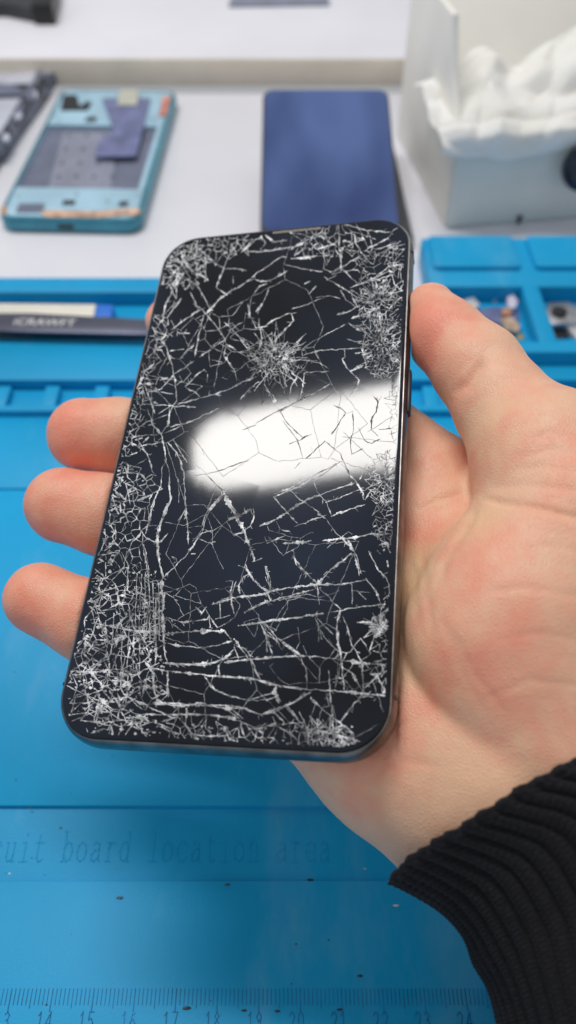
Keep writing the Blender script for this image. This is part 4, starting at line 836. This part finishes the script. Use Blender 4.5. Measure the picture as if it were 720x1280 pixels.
# ------------------------------------------------------------------ salvaged parts in the tray pockets
zf = .305
def pc(px, py): return G(px, py, zf)
def bit(name, label, cat, m, pts, h, bev=.03, z=zf):
    mb = MB(); mb.prism([G(x, y, z+h)[:2] for x, y in pts], z+.003, z+h, bev); o_ = mb.build(name, m); tag(o_, label, cat, 'salvaged parts in the tray pockets'); return o_
bit('metal_bracket', 'bright silver bracket at the left of the first tray pocket', 'bracket', mat('bright_silver', (.8, .8, .8), .35, metal=.5), [(575, 376), (592, 371), (600, 380), (592, 388), (578, 385)], .35)
bit('flex_cable', 'dark purple flex cable across the first tray pocket', 'cable', M_purple, [(588, 388), (620, 383), (650, 388), (648, 402), (640, 410), (600, 396)], .12)
bit('white_connector', 'pale lilac connector near the back of the first tray pocket', 'connector', mat('lilac_plastic', (.66, .62, .76), .4), [(634, 371), (642, 368), (648, 376), (644, 385), (636, 384)], .4)
bit('copper_plate', 'orange copper plate below the pale connector in the first tray pocket', 'plate', M_copper, [(628, 384), (640, 386), (638, 394), (628, 393)], .3)
bit('speaker_module', 'tan square module in the right corner of the first tray pocket', 'module', mat('tan_module', (.50, .36, .26), .5, var=.3, scale=200), [(626, 398), (640, 396), (651, 406), (648, 414), (632, 412)], .3)
bit('brass_clip', 'small brass clip near the front of the first tray pocket', 'clip', mat('brass', (.5, .4, .2), .4, metal=.6), [(648, 416), (656, 418), (654, 425), (646, 423)], .2)
q = pc(702, 397); CMO = tag(empty('camera_module', q), 'grey phone camera module with a black round lens in the second tray pocket', 'camera module', 'salvaged parts in the tray pockets')
mb = MB(); mb.prism([G(x, y, zf+.5)[:2] for x, y in ((685, 378), (712, 376), (726, 388), (722, 404), (690, 405), (682, 392))], zf+.003, zf+.5, .06); mb.build('housing', M_steel, CMO)
q = G(699, 390, zf+.55); mb = MB(); mb.cyl((q[0], q[1]), .34, zf+.5, zf+.62, 20, bev=.03); mb.build('lens', M_black, CMO)
bit('black_spring_clip', 'black curved clip at the front of the second tray pocket', 'clip', M_black, [(690, 414), (704, 409), (712, 420), (700, 424), (688, 421)], .15)
bit('silver_shield', 'silver shield plate leaning at the front right of the second tray pocket', 'plate', mat('silver_plate', (.75, .75, .78), .3, metal=.5), [(706, 405), (735, 405), (735, 424), (722, 424)], .3)
for px, py in ((586, 412), (604, 420), (618, 417)):
    mb = MB(); q = pc(px, py); mb.cyl((q[0], q[1]), .10, zf+.003, zf+.12, 10); tag(mb.build('tiny_screw', M_steel), 'tiny steel screw on the floor of the first tray pocket', 'screw', 'tiny screws in the tray pocket')

M_contact = mat('tin_contact', (.7, .7, .72), .3, metal=.7, var=.2, scale=300)
for i, (px, py) in enumerate(((570, 395), (582, 402), (612, 408), (660, 392), (655, 380), (618, 376), (694, 410), (716, 400))):
    q = pc(px, py); mb = MB(); Mq = Matrix.Translation((q[0], q[1], zf)) @ Matrix.Rotation(i*.9, 4, 'Z')
    mb.box(-.16, .16, -.09, .09, .003, .08, .02, Mq); mb.box(-.05, .05, -.07, .07, .081, .13, .02, Mq)
    tag(mb.build('tin_contact', M_contact), 'tiny bright tin contact on the floor of a tray pocket', 'contact', 'tin contacts in the tray pockets')
